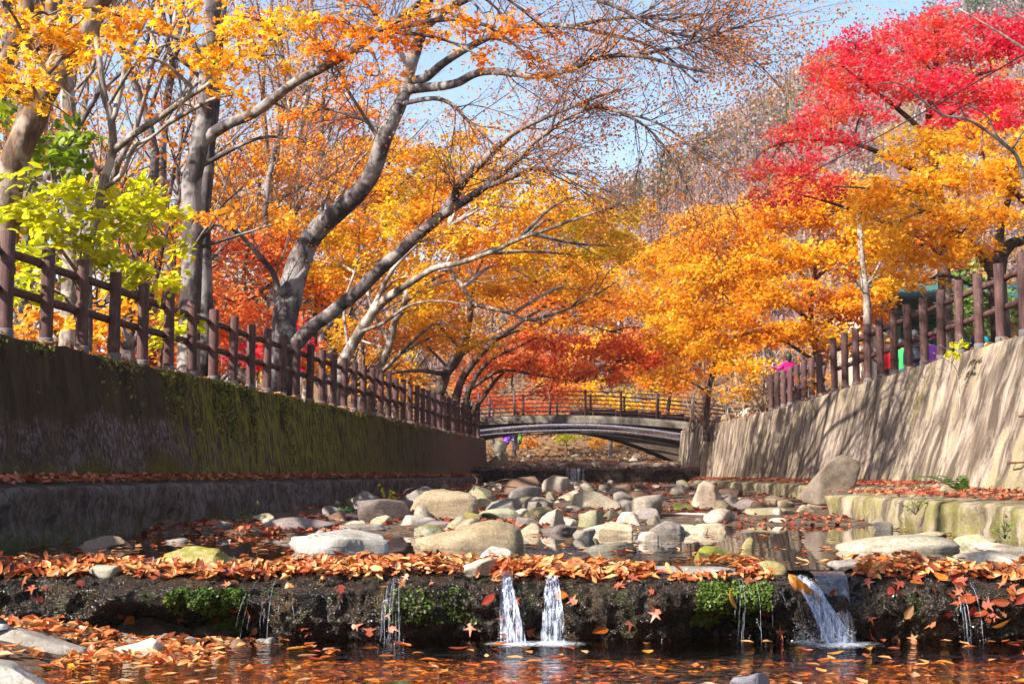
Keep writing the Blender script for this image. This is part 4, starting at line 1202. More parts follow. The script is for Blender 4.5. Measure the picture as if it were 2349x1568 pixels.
# --- big grey tree leaning over the stream
def big_grey():
    rng = np.random.default_rng(41)
    tr = [(648, 905, 29), (650, 800, 29), (655, 720, 29), (680, 620, 29.2), (705, 560, 29.2), (740, 515, 29), (810, 455, 28.5), (855, 395, 28.3), (880, 320, 28), (920, 230, 28), (945, 140, 28), (975, 40, 28), (990, -60, 28), (1020, -220, 28), (1010, -420, 28)]
    base = P(*tr[0]); th = thing('grey_tree', 'big smooth grey tree with snaking limbs behind the left fence', 'tree', tuple(base))
    tb = MB(); limb(tb, trace(tr) - base, .30, .07, rng, 14, .12); 
    o = tb.build('trunk', M_bgrey, th)
    limbs = [
     ([(672, 800, 28.9), (700, 765, 28.8), (760, 715, 28.5), (850, 640, 28), (940, 555, 27.5), (1000, 505, 27.2), (1036, 458, 27), (1070, 407, 26.6), (1118, 359, 26.3), (1156, 325, 26), (1186, 301, 25.6), (1251, 270, 25), (1327, 239, 24.5), (1420, 205, 24)], .17, .025, 4),
     ([(1020, 490, 27), (1053, 468, 26.8), (1104, 434, 26.4), (1156, 393, 26), (1186, 369, 25.6), (1224, 328, 25.2), (1275, 290, 24.8), (1299, 270, 24.5), (1380, 240, 24)], .10, .02, 4),
     ([(1104, 434, 26.4), (1173, 407, 25.6), (1224, 386, 25.2), (1275, 390, 24.8), (1327, 403, 24.4), (1400, 440, 24)], .055, .012, 3),
     ([(936, 205, 28), (1036, 195, 27), (1087, 171, 26.6), (1139, 164, 26), (1224, 174, 25), (1292, 164, 24.4), (1378, 133, 24), (1463, 128, 23.5), (1548, 150, 23), (1640, 170, 22.6)], .10, .02, 5),
     ([(950, 185, 28), (978, 178, 27.8), (1019, 144, 27.4), (1087, 103, 27), (1156, 72, 26.5), (1224, 58, 26), (1309, 61, 25.5), (1395, 79, 25), (1500, 110, 24.5), (1600, 190, 24)], .10, .018, 5),
     ([(915, 240, 28), (992, 226, 27.4), (1036, 239, 27), (1070, 273, 26.6), (1094, 294, 26.4), (1150, 345, 26), (1230, 390, 25.6)], .055, .012, 3),
     ([(893, 300, 28.2), (820, 270, 28.6), (740, 250, 29), (690, 280, 29.4)], .05, .015, 3),
     ([(700, 620, 29.1), (646, 672, 28.8), (625, 624, 28.6), (581, 570, 28.2), (533, 525, 28), (478, 515, 27.6)], .10, .02, 2),
     ([(880, 335, 28.1), (850, 290, 28), (800, 210, 27.8), (770, 150, 27.5), (730, 60, 27)], .05, .015, 3),
     ([(965, 70, 28), (1030, 20, 27), (1120, -20, 26), (1260, -30, 25), (1400, 10, 24), (1520, 70, 23.5), (1640, 90, 23)], .09, .015, 6),
     ([(940, 160, 28), (900, 90, 28.6), (850, 20, 29), (800, -40, 29)], .07, .02, 4),
     ([(1327, 239, 24.5), (1440, 260, 24), (1540, 300, 23.6), (1620, 380, 23.2), (1690, 500, 23)], .03, .008, 4),
     ([(1378, 240, 24), (1480, 290, 23.6), (1560, 390, 23.2), (1600, 520, 23)], .03, .008, 4),
     ([(1309, 61, 25.5), (1450, 40, 24.5), (1600, 60, 24), (1720, 130, 23.5), (1800, 210, 23)], .04, .008, 5),
     ([(1463, 128, 23.5), (1580, 100, 23), (1700, 60, 22.6), (1800, 30, 22.2)], .035, .008, 5)]
    bb = MB(); tips = []; tw = MB()
    for pix, r0, r1, n in limbs:
        q, rr = limb(bb, trace(pix) - base, r0, r1, rng, 8)
        K = len(q)
        for k in range(n * 4 + 4):
            i = int(rng.uniform(.30, .99) * (K - 2)); tg = q[i + 1] - q[i]; tg /= np.linalg.norm(tg)
            a = rng.normal(0, 1, 3) * np.array([1, .8, .75]); a -= tg * (a @ tg); a /= np.linalg.norm(a)
            grow(tw, q[i], tg * .8 + a * .75 + np.array([.12, -.05, .0]), rng.uniform(.9, 2.0), min(rr[i] * .5, .017), 2, rng, tips, .0, .6, .30, 4, .10)
    bb.build('branches', M_bgrey, th); tw.build('twigs', M_twig, th)
    tips = np.array(tips)
    cb = MB(); tp = tips[rng.random(len(tips)) < .75]
    N = len(tp) * 3; pos = np.repeat(tp, 3, 0) + rng.normal(0, .12, (N, 3))
    leaves(cb, pos, rng.normal(0, 1, (N, 3)) + np.array([0, 0, .3]), rng.uniform(.035, .065, N), 'kite', r=rng)
    cb.build('crown', ML['bronze'], th)
big_grey()

# --- trees at the left edge
tree('leaning_tree', 'thick leaning brown tree at the left edge with orange maple leaves',
     [([(-25, 840, 18), (-12, 700, 18), (5, 560, 18), (17, 444, 18), (44, 342, 18), (85, 256, 18), (130, 164, 18), (178, 92, 18), (215, 30, 18), (260, -70, 18), (300, -260, 18.5), (320, -600, 19), (330, -900, 19.5)], .24, .10),
      ([(22, 420, 18), (40, 330, 18.2), (79, 205, 18.4), (103, 102, 18.6), (116, 17, 18.8), (130, -120, 19)], .16, .07),
      ([(-60, 330, 17), (7, 160, 17), (27, 102, 17), (51, 68, 17), (65, 7, 17), (75, -100, 17)], .11, .07),
      ([(0, 30, 15.5), (60, 100, 15.5), (130, 190, 15.5), (215, 265, 15.5)], .022, .008),
      ([(-20, 170, 15), (60, 225, 15), (120, 240, 15), (190, 290, 15)], .02, .006)],
     [(30, 30, 15.5, 90, 38), (120, 25, 16, 100, 30), (60, 95, 15.5, 90, 28), (30, 150, 15, 50, 30), (215, 75, 16, 75, 40), (170, 130, 16, 60, 22), (40, 195, 15, 70, 24), (120, 205, 15, 70, 22), (270, 30, 16.5, 60, 30)],
     ML['amber'], M_bbrown, 51, .10, 26, .30, 1.0, 'star', top=6.5)
tree('slender_tree', 'slender pale barked tree forking low behind the left fence',
     [([(195, 850, 19), (200, 760, 19), (200, 640, 19), (208, 540, 19), (236, 427, 19), (256, 359, 19), (260, 328, 19), (253, 263, 19), (239, 219, 19), (226, 120, 19), (222, 68, 19), (232, 0, 19), (240, -120, 19)], .085, .035),
      ([(256, 350, 19), (308, 308, 18.8), (376, 263, 18.5), (427, 226, 18.3), (472, 198, 18), (513, 164, 17.8), (570, 120, 17.5), (660, 70, 17.2)], .055, .015),
      ([(240, 430, 19), (280, 400, 18.8), (308, 338, 18.6), (349, 314, 18.4), (396, 270, 18.2), (440, 200, 18)], .04, .012),
      ([(254, 275, 19), (263, 263, 19), (280, 191, 19.1), (291, 137, 19.2), (318, 79, 19.3), (355, 0, 19.4), (380, -100, 19.4)], .05, .02),
      ([(470, 200, 18), (478, 120, 18), (465, 60, 18)], .018, .008),
      ([(250, 240, 19), (300, 160, 18.5), (360, 110, 18), (430, 90, 17.6), (520, 60, 17.4)], .03, .01)],
     [(330, 60, 18, 70, 40), (430, 45, 17.6, 80, 36), (540, 70, 17.4, 90, 40), (640, 60, 17, 80, 40), (330, 150, 18, 60, 24), (520, 170, 17.6, 70, 26), (600, 150, 17.4, 70, 30), (440, 130, 17.8, 60, 22), (560, 230, 17.6, 40, 16)],
     ML['amber'], M_bpale, 52, .095, 24, .30, .9, 'star', top=5)
tree('forked_tree', 'straight grey trunk with one long limb reaching right above the left fence',
     [([(432, 860, 24), (435, 720, 24), (441, 533, 24), (439, 427, 24), (455, 349, 24), (472, 239, 24), (478, 137, 24), (492, 0, 24), (505, -150, 24), (515, -400, 24), (525, -620, 24)], .21, .11),
      ([(478, 860, 24.6), (466, 533, 24.6), (478, 342, 24.6), (492, 219, 24.6), (500, 100, 24.6), (520, -60, 24.6)], .16, .08),
      ([(455, 345, 24), (475, 318, 24), (513, 290, 23.8), (581, 260, 23.5), (632, 222, 23.2), (684, 185, 23), (752, 150, 22.6), (803, 120, 22.3), (870, 70, 22), (960, 10, 21.8), (1060, -40, 21.5)], .115, .045),
      ([(478, 120, 24), (400, 85, 24), (330, 70, 23.6)], .07, .02), ([(480, 200, 24.3), (430, 150, 24), (380, 120, 23.6)], .05, .015)],
     [(700, 60, 22, 90, 45), (790, 40, 22, 90, 50), (880, 90, 21.6, 90, 40), (860, 170, 21.6, 90, 34), (960, 60, 21.4, 90, 45), (930, 150, 21.4, 60, 30), (1040, 30, 21, 80, 36), (740, 120, 22, 80, 30), (560, 30, 22.6, 80, 30), (770, 200, 22, 70, 24), (1120, 60, 21, 60, 26), (460, 480, 23, 50, 22), (530, 500, 23.4, 70, 24), (620, 500, 24, 60, 20), (1090, 130, 22, 70, 30), (1180, 60, 22, 80, 32), (1240, 140, 22, 70, 26), (1020, 230, 22.4, 60, 24), (1310, 60, 22, 60, 24), (660, 240, 23, 60, 22), (700, 330, 23.6, 50, 20)],
     ML['orange'], M_bgrey, 53, .085, 22, .30, 1.1, 'star', top=6)

# --- lime green understorey on the left
lp = [(40, 470, 80, 34), (130, 500, 90, 36), (230, 450, 90, 34), (330, 450, 80, 36), (400, 490, 60, 34), (300, 520, 90, 34), (190, 560, 90, 30), (370, 560, 70, 30), (90, 590, 90, 30), (310, 640, 80, 30), (60, 660, 70, 30), (390, 640, 40, 24), (30, 430, 50, 26), (150, 440, 60, 22), (240, 600, 70, 26)]
ld = behind(205, 1.5)
tree('lime_shrub', 'lime yellow broad leaved young tree right behind the left fence',
     [([(205, 860, ld), (190, 720, ld), (180, 600, ld), (190, 480, ld)], .05, .02),
      ([(190, 640, ld), (110, 560, ld), (40, 500, ld - .6)], .022, .008), ([(185, 600, ld), (280, 520, ld + .6), (380, 470, ld + 2)], .022, .008), ([(185, 560, ld), (250, 460, ld + .3), (330, 430, ld + 1)], .02, .008)],
     [(X, Y, behind(X, .9), rx, ry) for X, Y, rx, ry in lp],
     ML['lime'], M_bpale, 54, .13, 13, .30, 1.9, 'broad', twigfac=.6)
tree('lime_shrub', 'small green leaved sapling in front of the leaning tree at left',
     [([(110, 780, 19.5), (130, 560, 19.5), (120, 420, 19.5), (110, 330, 19.5)], .03, .012)],
     [(110, 330, 19.5, 60, 40), (140, 370, 19.5, 50, 30), (30, 250, 19, 40, 30), (60, 390, 19.5, 40, 30), (170, 310, 19.5, 24, 24)],
     leaf_mat('leaf_green', [(.06, .13, .01), (.13, .22, .012), (.30, .40, .015), (.45, .50, .02)], .5), M_bpale, 55, .14, 12, .3, 1.5, 'broad', twigfac=.5)
for i, (X, Y, d, w, h, lf, lb) in enumerate([
   (60, 745, 19, 70, 50, 'yellow', 'low yellow leaved bush behind the two leftmost fence posts'), (250, 740, 21, 80, 55, 'amber', 'golden bush behind the fence under the lime tree'),
   (370, 760, 22, 60, 55, 'lime', 'greenish yellow bush left of the straight grey trunk'), (540, 740, 34, 90, 70, 'redorange', 'red orange maple bush behind the fence left of the big grey tree'),
   (420, 740, 30, 60, 60, 'rust', 'rusty brown bush behind the straight grey trunk'), (590, 820, 33, 60, 40, 'crimson', 'low crimson bush at the foot of the big grey tree'), (740, 840, 38, 60, 40, 'yellow', 'small yellow bush right of the big grey tree'), (-10, 800, 30, 110, 60, 'rust', 'broad rusty bush low behind the leftmost fence post'), (160, 800, 33, 110, 60, 'amber', 'broad amber bush low behind the third fence post'), (300, 800, 36, 110, 60, 'rust', 'broad rusty bush low behind the fifth fence post'), (460, 810, 40, 110, 60, 'redorange', 'broad reddish bush low behind the straight grey trunk')]):
    tree('bush', lb, [([(X, Y + 60, d), (X + 5, Y, d), (X + 10, Y - h * .6, d)], .03, .01)],
         [(X - w * .5, Y, d, w * .6, h * .5), (X + w * .4, Y - h * .3, d, w * .6, h * .5), (X, Y + h * .3, d - .5, w * .7, h * .4)], ML[lf], M_bbrown, 70 + i, .10, 16, .3, 1.6, 'kite', cat='bush', twigfac=.5)

# --- maples on the left bank, leaning over the stream
tree('maple_tree', 'golden maple whose long pale branch arches over the stream at the centre',
     [([(765, 925, 34), (790, 830, 34), (797, 812, 34), (820, 770, 34), (848, 727, 33.8), (880, 690, 33.5), (916, 665, 33)], .17, .10),
      ([(916, 665, 33), (992, 617, 32.5), (1053, 604, 32), (1121, 580, 31.5), (1190, 549, 31), (1258, 525, 30.5), (1344, 494, 30), (1420, 470, 30)], .085, .02),
      ([(840, 735, 33.8), (900, 620, 33.6), (960, 560, 33.4), (1030, 520, 33.2)], .07, .02),
      ([(830, 760, 33.9), (880, 740, 33), (940, 700, 32.4), (1010, 690, 32), (1080, 700, 31.6)], .05, .012),
      ([(800, 805, 34), (790, 700, 34.4), (820, 600, 34.8), (825, 500, 35)], .05, .015)],
     [(880, 430, 35, 100, 50), (790, 520, 35, 80, 50), (960, 500, 34, 110, 50), (1060, 440, 34, 110, 50), (1080, 540, 33, 110, 40), (1190, 480, 33, 110, 44), (1290, 520, 32, 100, 40), (1390, 510, 31, 90, 40), (900, 600, 35, 90, 45), (1000, 640, 34, 100, 36), (1330, 590, 33, 90, 34), (1180, 590, 33, 90, 34), (770, 610, 36, 70, 40), (1130, 370, 35, 70, 36), (1000, 370, 35.5, 80, 40), (1430, 560, 32, 60, 34), (1220, 420, 34, 90, 40), (1320, 450, 33, 80, 36), (930, 340, 36, 80, 40), (1080, 310, 36, 70, 30), (1440, 480, 32, 50, 30)],
     ML['mixed'], M_bpale, 61, .085, 24, .40, 2.3)
tree('maple_tree', 'maple with a bare grey limb dipping over the stream, behind the golden one',
     [([(835, 945, 38), (862, 870, 38), (890, 800, 38), (905, 740, 38), (930, 690, 38), (940, 600, 38)], .17, .06),
      ([(930, 690, 38), (1019, 624, 36.5), (1053, 648, 36), (1087, 696, 35.6), (1121, 706, 35.3), (1173, 720, 35), (1214, 734, 34.6), (1258, 723, 34.3), (1309, 706, 34), (1361, 679, 33.6), (1412, 648, 33.3)], .075, .02),
      ([(1309, 706, 34), (1370, 640, 33.6), (1350, 600, 33.4)], .025, .008), ([(1361, 679, 33.6), (1400, 620, 33), (1430, 600, 33)], .02, .006),
      ([(870, 860, 38), (960, 770, 37), (1010, 740, 36.6), (1060, 760, 36)], .06, .02), ([(895, 790, 38), (850, 700, 38.4), (840, 600, 38.8)], .06, .02)],
     [(860, 560, 39, 90, 44), (950, 700, 38, 90, 40), (1040, 740, 37.4, 90, 36), (880, 660, 39, 80, 40), (1120, 650, 38, 100, 36), (1230, 650, 37.6, 100, 32), (740, 660, 40, 80, 50), (800, 760, 39, 70, 36), (1330, 660, 37, 90, 30), (1100, 780, 37.6, 60, 24)],
     ML['amber'], M_bpale, 62, .09, 22, .42, 2.2)
tree('maple_tree', 'dark trunked orange maple leaning over the left end of the bridge',
     [([(995, 990, 48), (1002, 915, 48), (1026, 857, 48), (1053, 816, 48), (1070, 778, 47.6), (1080, 710, 47.4), (1085, 640, 47)], .26, .09),
      ([(1053, 816, 48), (1110, 780, 47), (1150, 770, 46)], .09, .03), ([(1026, 857, 48), (960, 850, 47), (890, 855, 46.6)], .10, .03), ([(1060, 800, 47.8), (1000, 740, 47), (950, 700, 46.5)], .08, .03),
      ([(1085, 650, 47), (1170, 640, 46), (1260, 620, 45)], .07, .02)],
     [(1080, 640, 48, 110, 50), (1180, 680, 47, 110, 44), (1280, 660, 47, 110, 44), (1370, 720, 47, 100, 36), (980, 680, 49, 90, 50), (1240, 740, 46.5, 90, 28), (900, 760, 50, 90, 46), (1000, 780, 49, 80, 40), (1430, 690, 48, 80, 36), (1140, 590, 49, 100, 40)],
     ML['orange'], M_bdark, 63, .10, 20, .5, 2.3)
tree('maple_tree', 'red orange maple with several dark stems spreading over the bridge railing',
     [([(1040, 990, 53), (1046, 915, 53), (1063, 863, 53), (1104, 812, 52.6), (1139, 778, 52.2)], .22, .09),
      ([(1066, 975, 53), (1075, 900, 53), (1120, 830, 52.5), (1200, 790, 52)], .15, .04), ([(1139, 778, 52.2), (1220, 745, 51.5), (1320, 740, 51), (1400, 760, 50.6)], .08, .025), ([(1080, 890, 53), (1150, 850, 52), (1230, 860, 51.4), (1320, 875, 51)], .08, .02), ([(1075, 960, 53), (1130, 880, 53), (1160, 850, 52.8)], .10, .04)],
     [(1160, 790, 53, 90, 32), (1250, 780, 52.5, 100, 34), (1340, 800, 52, 100, 32), (1430, 790, 52, 90, 34), (1220, 830, 52, 90, 28), (1310, 850, 51.5, 90, 24), (1410, 850, 51.5, 90, 28), (1480, 830, 52, 70, 34), (1110, 850, 54, 60, 28), (1270, 900, 51.2, 44, 18), (1500, 770, 52.5, 60, 34)],
     ML['redorange'], M_bdark, 64, .11, 22, .5, 2.6)
for i, (X, Y, d, lf, w, lb) in enumerate([
   (565, 640, 40, 'redorange', 150, 'red orange maple glowing behind the fence left of the big grey tree'), (720, 600, 41, 'orange', 150, 'orange maple filling the gap behind the big grey tree'),
   (630, 800, 38, 'crimson', 90, 'low pink red maple behind the big grey trunk'), (600, 440, 46, 'amber', 150, 'tall amber maple behind the trunks left of the big grey tree'), (350, 700, 36, 'yellow', 120, 'yellow maple low behind the slender pale tree'), (400, 560, 44, 'orange', 120, 'orange maple deep behind the straight grey trunk'), (1180, 880, 74, 'redorange', 130, 'crimson maple behind the left half of the bridge railing'),
   (1400, 860, 78, 'mixed', 150, 'yellow green maple behind the right half of the bridge railing'), (880, 860, 58, 'yellow', 90, 'yellow maple low behind the fence near the bridge'), (1530, 840, 70, 'orange', 100, 'orange maple behind the right end of the bridge'), (1290, 560, 60, 'amber', 150, 'amber maple deep behind the golden maple at the centre'), (1420, 640, 64, 'mixed', 140, 'yellow green maple deep behind the bare dipping limb'), (1050, 500, 58, 'orange', 150, 'orange maple deep behind the big grey limb'), (880, 420, 56, 'amber', 150, 'tall amber maple right behind the big grey tree'), (760, 330, 58, 'orange', 150, 'tall orange maple high behind the big grey trunk'), (1640, 560, 62, 'amber', 130, 'amber maple deep behind the broad one on the right bank')]):
    s = w / 130
    tree('maple_tree', lb, [([(X, Y + 150 * s, d), (X + 8, Y + 60 * s, d), (X - 6, Y, d), (X + 4, Y - 60 * s, d)], .13, .04), ([(X, Y + 50 * s, d), (X + 60 * s, Y, d), (X + 100 * s, Y - 20, d)], .06, .02), ([(X, Y + 40 * s, d), (X - 60 * s, Y + 10, d), (X - 100 * s, Y - 10, d)], .06, .02)],
         [(X - 80 * s, Y, d, 70 * s, 36 * s), (X + 80 * s, Y + 5, d, 70 * s, 36 * s), (X, Y - 60 * s, d, 80 * s, 36 * s), (X - 30 * s, Y + 40 * s, d - 1, 80 * s, 30 * s), (X + 60 * s, Y + 60 * s, d - 1, 70 * s, 26 * s), (X - 60 * s, Y - 50 * s, d, 60 * s, 30 * s), (X + 60 * s, Y - 50 * s, d, 60 * s, 30 * s)],
         ML[lf], M_bgrey, 80 + i, .12, 20, .55, 2.2)

# --- right bank
tree('maple_tree', 'stout dark maple forking above the right fence, with golden leaves',
     [([(2300, 880, 27), (2296, 760, 27), (2290, 640, 27), (2290, 590, 27)], .21, .17),
      ([(2286, 640, 27), (2262, 600, 26.6), (2240, 570, 26.4), (2200, 540, 26), (2150, 500, 25.6), (2090, 470, 25)], .12, .03), ([(2290, 600, 27), (2320, 560, 27), (2349, 550, 27), (2420, 500, 27)], .14, .06), ([(2292, 600, 27), (2300, 500, 27), (2330, 400, 27)], .12, .04), ([(2271, 415, 26.5), (2315, 431, 26.5), (2349, 461, 26.5), (2400, 500, 26.8)], .05, .06)],
     [(2090, 430, 26, 110, 50), (2200, 400, 26, 110, 55), (2310, 400, 26.4, 90, 60), (2140, 500, 25.4, 100, 45), (2250, 490, 25.6, 100, 45), (2330, 510, 26, 60, 40), (2060, 520, 25.6, 80, 40), (2140, 580, 25.4, 70, 30), (2250, 565, 26, 60, 20), (2060, 600, 25.8, 70, 36), (2190, 560, 25.6, 60, 24), (2110, 640, 26, 40, 20), (2000, 470, 26.6, 90, 45), (2220, 320, 27, 100, 40), (2330, 330, 27, 70, 40), (2100, 340, 27.5, 80, 45)],
     ML['yellow'], M_bdark, 91, .085, 26, .34, 2.6, 'star')
tree('maple_tree', 'crimson maple towering over the right fence with a straight dark trunk',
     [([(2168, 900, 33), (2168, 700, 33), (2160, 560, 33), (2150, 420, 33), (2130, 300, 33), (2140, 200, 33), (2150, 120, 33)], .21, .06),
      ([(2150, 420, 33), (2060, 370, 32.4), (1960, 330, 32), (1860, 320, 31.6), (1790, 330, 31.4)], .09, .02), ([(2135, 320, 33), (2060, 250, 32.6), (1980, 190, 32.4), (1920, 140, 32)], .08, .02), ([(2140, 250, 33), (2230, 180, 33), (2320, 150, 33)], .08, .02), ([(2165, 600, 33), (2140, 570, 32.6), (2110, 540, 32.2)], .05, .02)],
     [(2150, 75, 33, 80, 45), (2210, 120, 33, 110, 50), (2310, 130, 33, 90, 50), (2060, 120, 32.6, 100, 50), (1960, 105, 32.4, 70, 44), (1910, 150, 32, 60, 44), (1980, 180, 32, 100, 45), (2100, 190, 32, 110, 50), (2230, 210, 32, 110, 50), (2330, 230, 32, 80, 50), (1900, 240, 32, 70, 40), (1980, 250, 32, 70, 36), (1800, 310, 31.4, 55, 34), (1880, 320, 31.4, 80, 36), (1960, 320, 31.6, 70, 34), (1760, 390, 31, 45, 34), (1840, 390, 31, 80, 34), (1900, 430, 31, 70, 30), (2180, 280, 31.6, 90, 36), (1735, 400, 31, 40, 30), (1770, 440, 31, 50, 26), (2140, 45, 33, 60, 34), (1870, 180, 32, 50, 34), (2300, 290, 31.6, 80, 40), (2349, 70, 33, 60, 40), (1830, 440, 31, 70, 30), (2250, 60, 33, 80, 34), (1870, 280, 31.6, 60, 30), (2030, 60, 33, 60, 30)],
     ML['crimson'], M_bdark, 92, .085, 26, .40, 2.7, 'star')
tree('maple_tree', 'broad orange maple left of the pale trunk on the right bank',
     [([(1890, 930, 43.8), (1880, 860, 43.8), (1870, 800, 43.8), (1860, 720, 43.8), (1870, 620, 43.6), (1880, 520, 43.2)], .14, .05),
      ([(1868, 790, 43.8), (1900, 740, 43.2), (1960, 690, 42.8)], .07, .02), ([(1862, 740, 43.8), (1800, 690, 43.2), (1720, 650, 42.8), (1640, 640, 42.2)], .08, .02), ([(1870, 640, 43.6), (1950, 570, 43.2), (2020, 540, 42.8)], .07, .02), ([(1868, 660, 43.6), (1780, 570, 43.2), (1700, 520, 42.8)], .07, .02)],
     [(1800, 480, 43.2, 110, 50), (1900, 480, 43.2, 110, 55), (2000, 560, 42.8, 100, 45), (1700, 520, 43.2, 100, 50), (1620, 560, 43.2, 90, 50), (1780, 580, 42.6, 110, 45), (1890, 590, 42.6, 110, 45), (1690, 630, 42.6, 110, 45), (1580, 650, 42.8, 90, 50), (1800, 670, 42.2, 100, 40), (1910, 690, 42.2, 90, 36), (1660, 720, 42.2, 100, 40), (1770, 750, 42.0, 90, 34), (1860, 760, 42.0, 80, 30), (1560, 740, 43.2, 80, 44), (1640, 800, 42.6, 80, 30), (2010, 650, 42.2, 60, 40), (1960, 440, 43.6, 90, 50), (1850, 420, 43.8, 80, 36), (1930, 770, 42.2, 50, 26)],
     ML['amber'], M_bbrown, 93, .095, 24, .42, 2.7)
tree('maple_tree', 'orange maple between the pale trunk and the house',
     [([(2040, 900, 44), (2045, 780, 44), (2050, 650, 44), (2040, 560, 44)], .14, .05), ([(2048, 660, 44), (2100, 600, 44), (2150, 560, 44)], .06, .02), ([(2048, 690, 44), (1990, 620, 44), (1940, 580, 44)], .06, .02)],
     [(1960, 560, 44, 90, 45), (2050, 540, 44, 90, 45), (2140, 560, 44, 80, 40), (1990, 640, 43.4, 90, 40), (2080, 630, 43.4, 60, 30), (1950, 720, 43.4, 70, 36), (2010, 720, 43.4, 50, 24), (1930, 800, 43.4, 60, 26), (2210, 600, 44, 50, 30)],
     ML['orange'], M_bbrown, 98, .12, 22, .5, 2.2)
tree('maple_tree', 'amber maple over the right end of the bridge',
     [([(1620, 985, 50), (1625, 900, 50), (1640, 820, 50), (1630, 700, 50), (1600, 620, 50)], .13, .05), ([(1640, 820, 50), (1700, 760, 50), (1750, 720, 50)], .06, .02), ([(1632, 720, 50), (1560, 660, 50), (1500, 620, 50)], .06, .02)],
     [(1560, 590, 50, 110, 50), (1660, 620, 50, 100, 50), (1510, 680, 49.5, 80, 50), (1620, 700, 49.5, 100, 44), (1720, 680, 49.5, 80, 44), (1560, 780, 49, 80, 44), (1660, 780, 49, 90, 40), (1490, 600, 50.5, 60, 40), (1740, 780, 49, 70, 36), (1700, 840, 48, 70, 30), (1540, 860, 49, 60, 28)],
     ML['yellow'], M_bgrey, 94, .11, 22, .5, 2.6)
tree('pale_tree', 'pale grey trunk with bare side twigs standing behind the right fence',
     [([(1995, 915, 36), (1992, 800, 36), (1988, 700, 36), (1982, 640, 36), (1975, 570, 36), (1970, 480, 36.3)], .14, .07),
      ([(1985, 660, 36), (2000, 640, 35.8), (2015, 610, 35.6), (2030, 580, 35.4)], .05, .02), ([(1986, 680, 36), (1960, 640, 35.6), (1935, 610, 35.3)], .025, .008), ([(1988, 650, 35.9), (2020, 630, 35.5), (2055, 610, 35.2)], .022, .006), ([(1975, 600, 36), (1930, 610, 35.5), (1880, 640, 35.2)], .02, .006)],
     [], None, M_bpale, 95)
tree('bare_tree', 'bare white branches reaching in from the right edge across the red maple',
     [([(2400, 900, 23), (2390, 650, 23), (2375, 500, 23), (2349, 410, 23)], .14, .05),
      ([(2349, 410, 23), (2332, 359, 23), (2308, 335, 22.8), (2264, 301, 22.6), (2216, 273, 22.4), (2161, 263, 22.2), (2110, 226, 22), (2059, 191, 21.8), (2000, 195, 21.6)], .04, .008),
      ([(2308, 335, 22.8), (2283, 305, 22.6), (2262, 265, 22.5), (2215, 240, 22.3), (2150, 228, 22)], .022, .005), ([(2216, 273, 22.4), (2200, 240, 22.2), (2190, 205, 22)], .014, .004), ([(2161, 263, 22.2), (2130, 220, 22), (2115, 180, 21.9)], .014, .004), ([(2110, 226, 22), (2100, 190, 21.9), (2080, 165, 21.8)], .012, .003), ([(2320, 345, 22.9), (2349, 300, 22.6), (2370, 270, 22.5)], .02, .005), ([(2255, 300, 22.6), (2245, 350, 22.4), (2225, 400, 22.3), (2232, 450, 22.2)], .014, .004),
      ([(2390, 140, 24), (2300, 80, 24), (2200, 20, 24)], .03, .01), ([(2380, 60, 24), (2330, 30, 24), (2290, -10, 24)], .02, .008)],
     [], None, M_bpale, 96)
tree('bush', 'green leafy thicket on the slope behind the right fence', [([(2255, 860, 44), (2250, 760, 44), (2240, 690, 44)], .05, .02)],
     [(2230, 640, 44, 60, 44), (2210, 720, 43, 60, 44), (2260, 740, 43, 60, 40), (2250, 680, 43, 60, 40)], leaf_mat('leaf_thicket', [(.05, .11, .02), (.12, .22, .04), (.30, .38, .10), (.55, .55, .35)], .4), M_bbrown, 97, .14, 18, .5, 1.8, cat='bush')
for i, (X, Y, d, lf, lb) in enumerate([(1690, 900, 47, 'mixed', 'tangled shrub with green and orange leaves at the end of the right wall'), (1600, 900, 55, 'rust', 'brown twiggy shrub beside the right end of the bridge'), (1760, 880, 44, 'amber', 'thin stemmed shrub left of the woman in pink')]):
    rng = np.random.default_rng(120 + i)
    L = [([(X + rng.normal(0, 8), Y + 90, d), (X + rng.normal(0, 20), Y + 20, d), (X + rng.normal(0, 40), Y - 40, d)], .035, .01)] + [([(X + rng.normal(0, 14), Y + 90, d + rng.normal(0, .4)), (X + rng.normal(0, 26), Y + 30, d), (X + rng.normal(0, 46), Y - 30 + rng.normal(0, 20), d)], .03, .006) for _ in range(12)]
    tree('bush', lb, L, [(X - 30, Y + 10, d, 40, 26), (X + 30, Y - 20, d, 46, 26), (X, Y + 50, d, 40, 20)], ML[lf], M_bpale, 130 + i, .10, 12, .4, .9, cat='bush', twigfac=.6)
# thin leafy spray at the fence
tree('sapling', 'wispy sapling with olive leaves growing through the right fence', [([(1915, 925, 35.4), (1905, 895, 35.2), (1880, 880, 35), (1850, 870, 35)], .012, .004)], [(1880, 880, 35, 40, 10), (1850, 872, 35, 24, 9), (1915, 895, 35, 26, 9)], ML['mixed'], M_bpale, 140, .06, 16, .25, 1.6, cat='plant', twigfac=.4)
tree('sapling', 'twiggy seedling with two green tufts against the right fence', [([(2200, 885, 22.6), (2190, 840, 22.5), (2160, 820, 22.4), (2140, 808, 22.4)], .008, .004), ([(2195, 860, 22.5), (2170, 850, 22.5), (2150, 845, 22.4)], .006, .003), ([(2200, 870, 22.6), (2220, 830, 22.5), (2226, 800, 22.4)], .006, .003)], [(2200, 790, 22.4, 12, 5), (2190, 812, 22.4, 14, 5)], ML['lime'], M_bpale, 141, .06, 9, .12, 1.4, cat='plant', twigfac=.3)

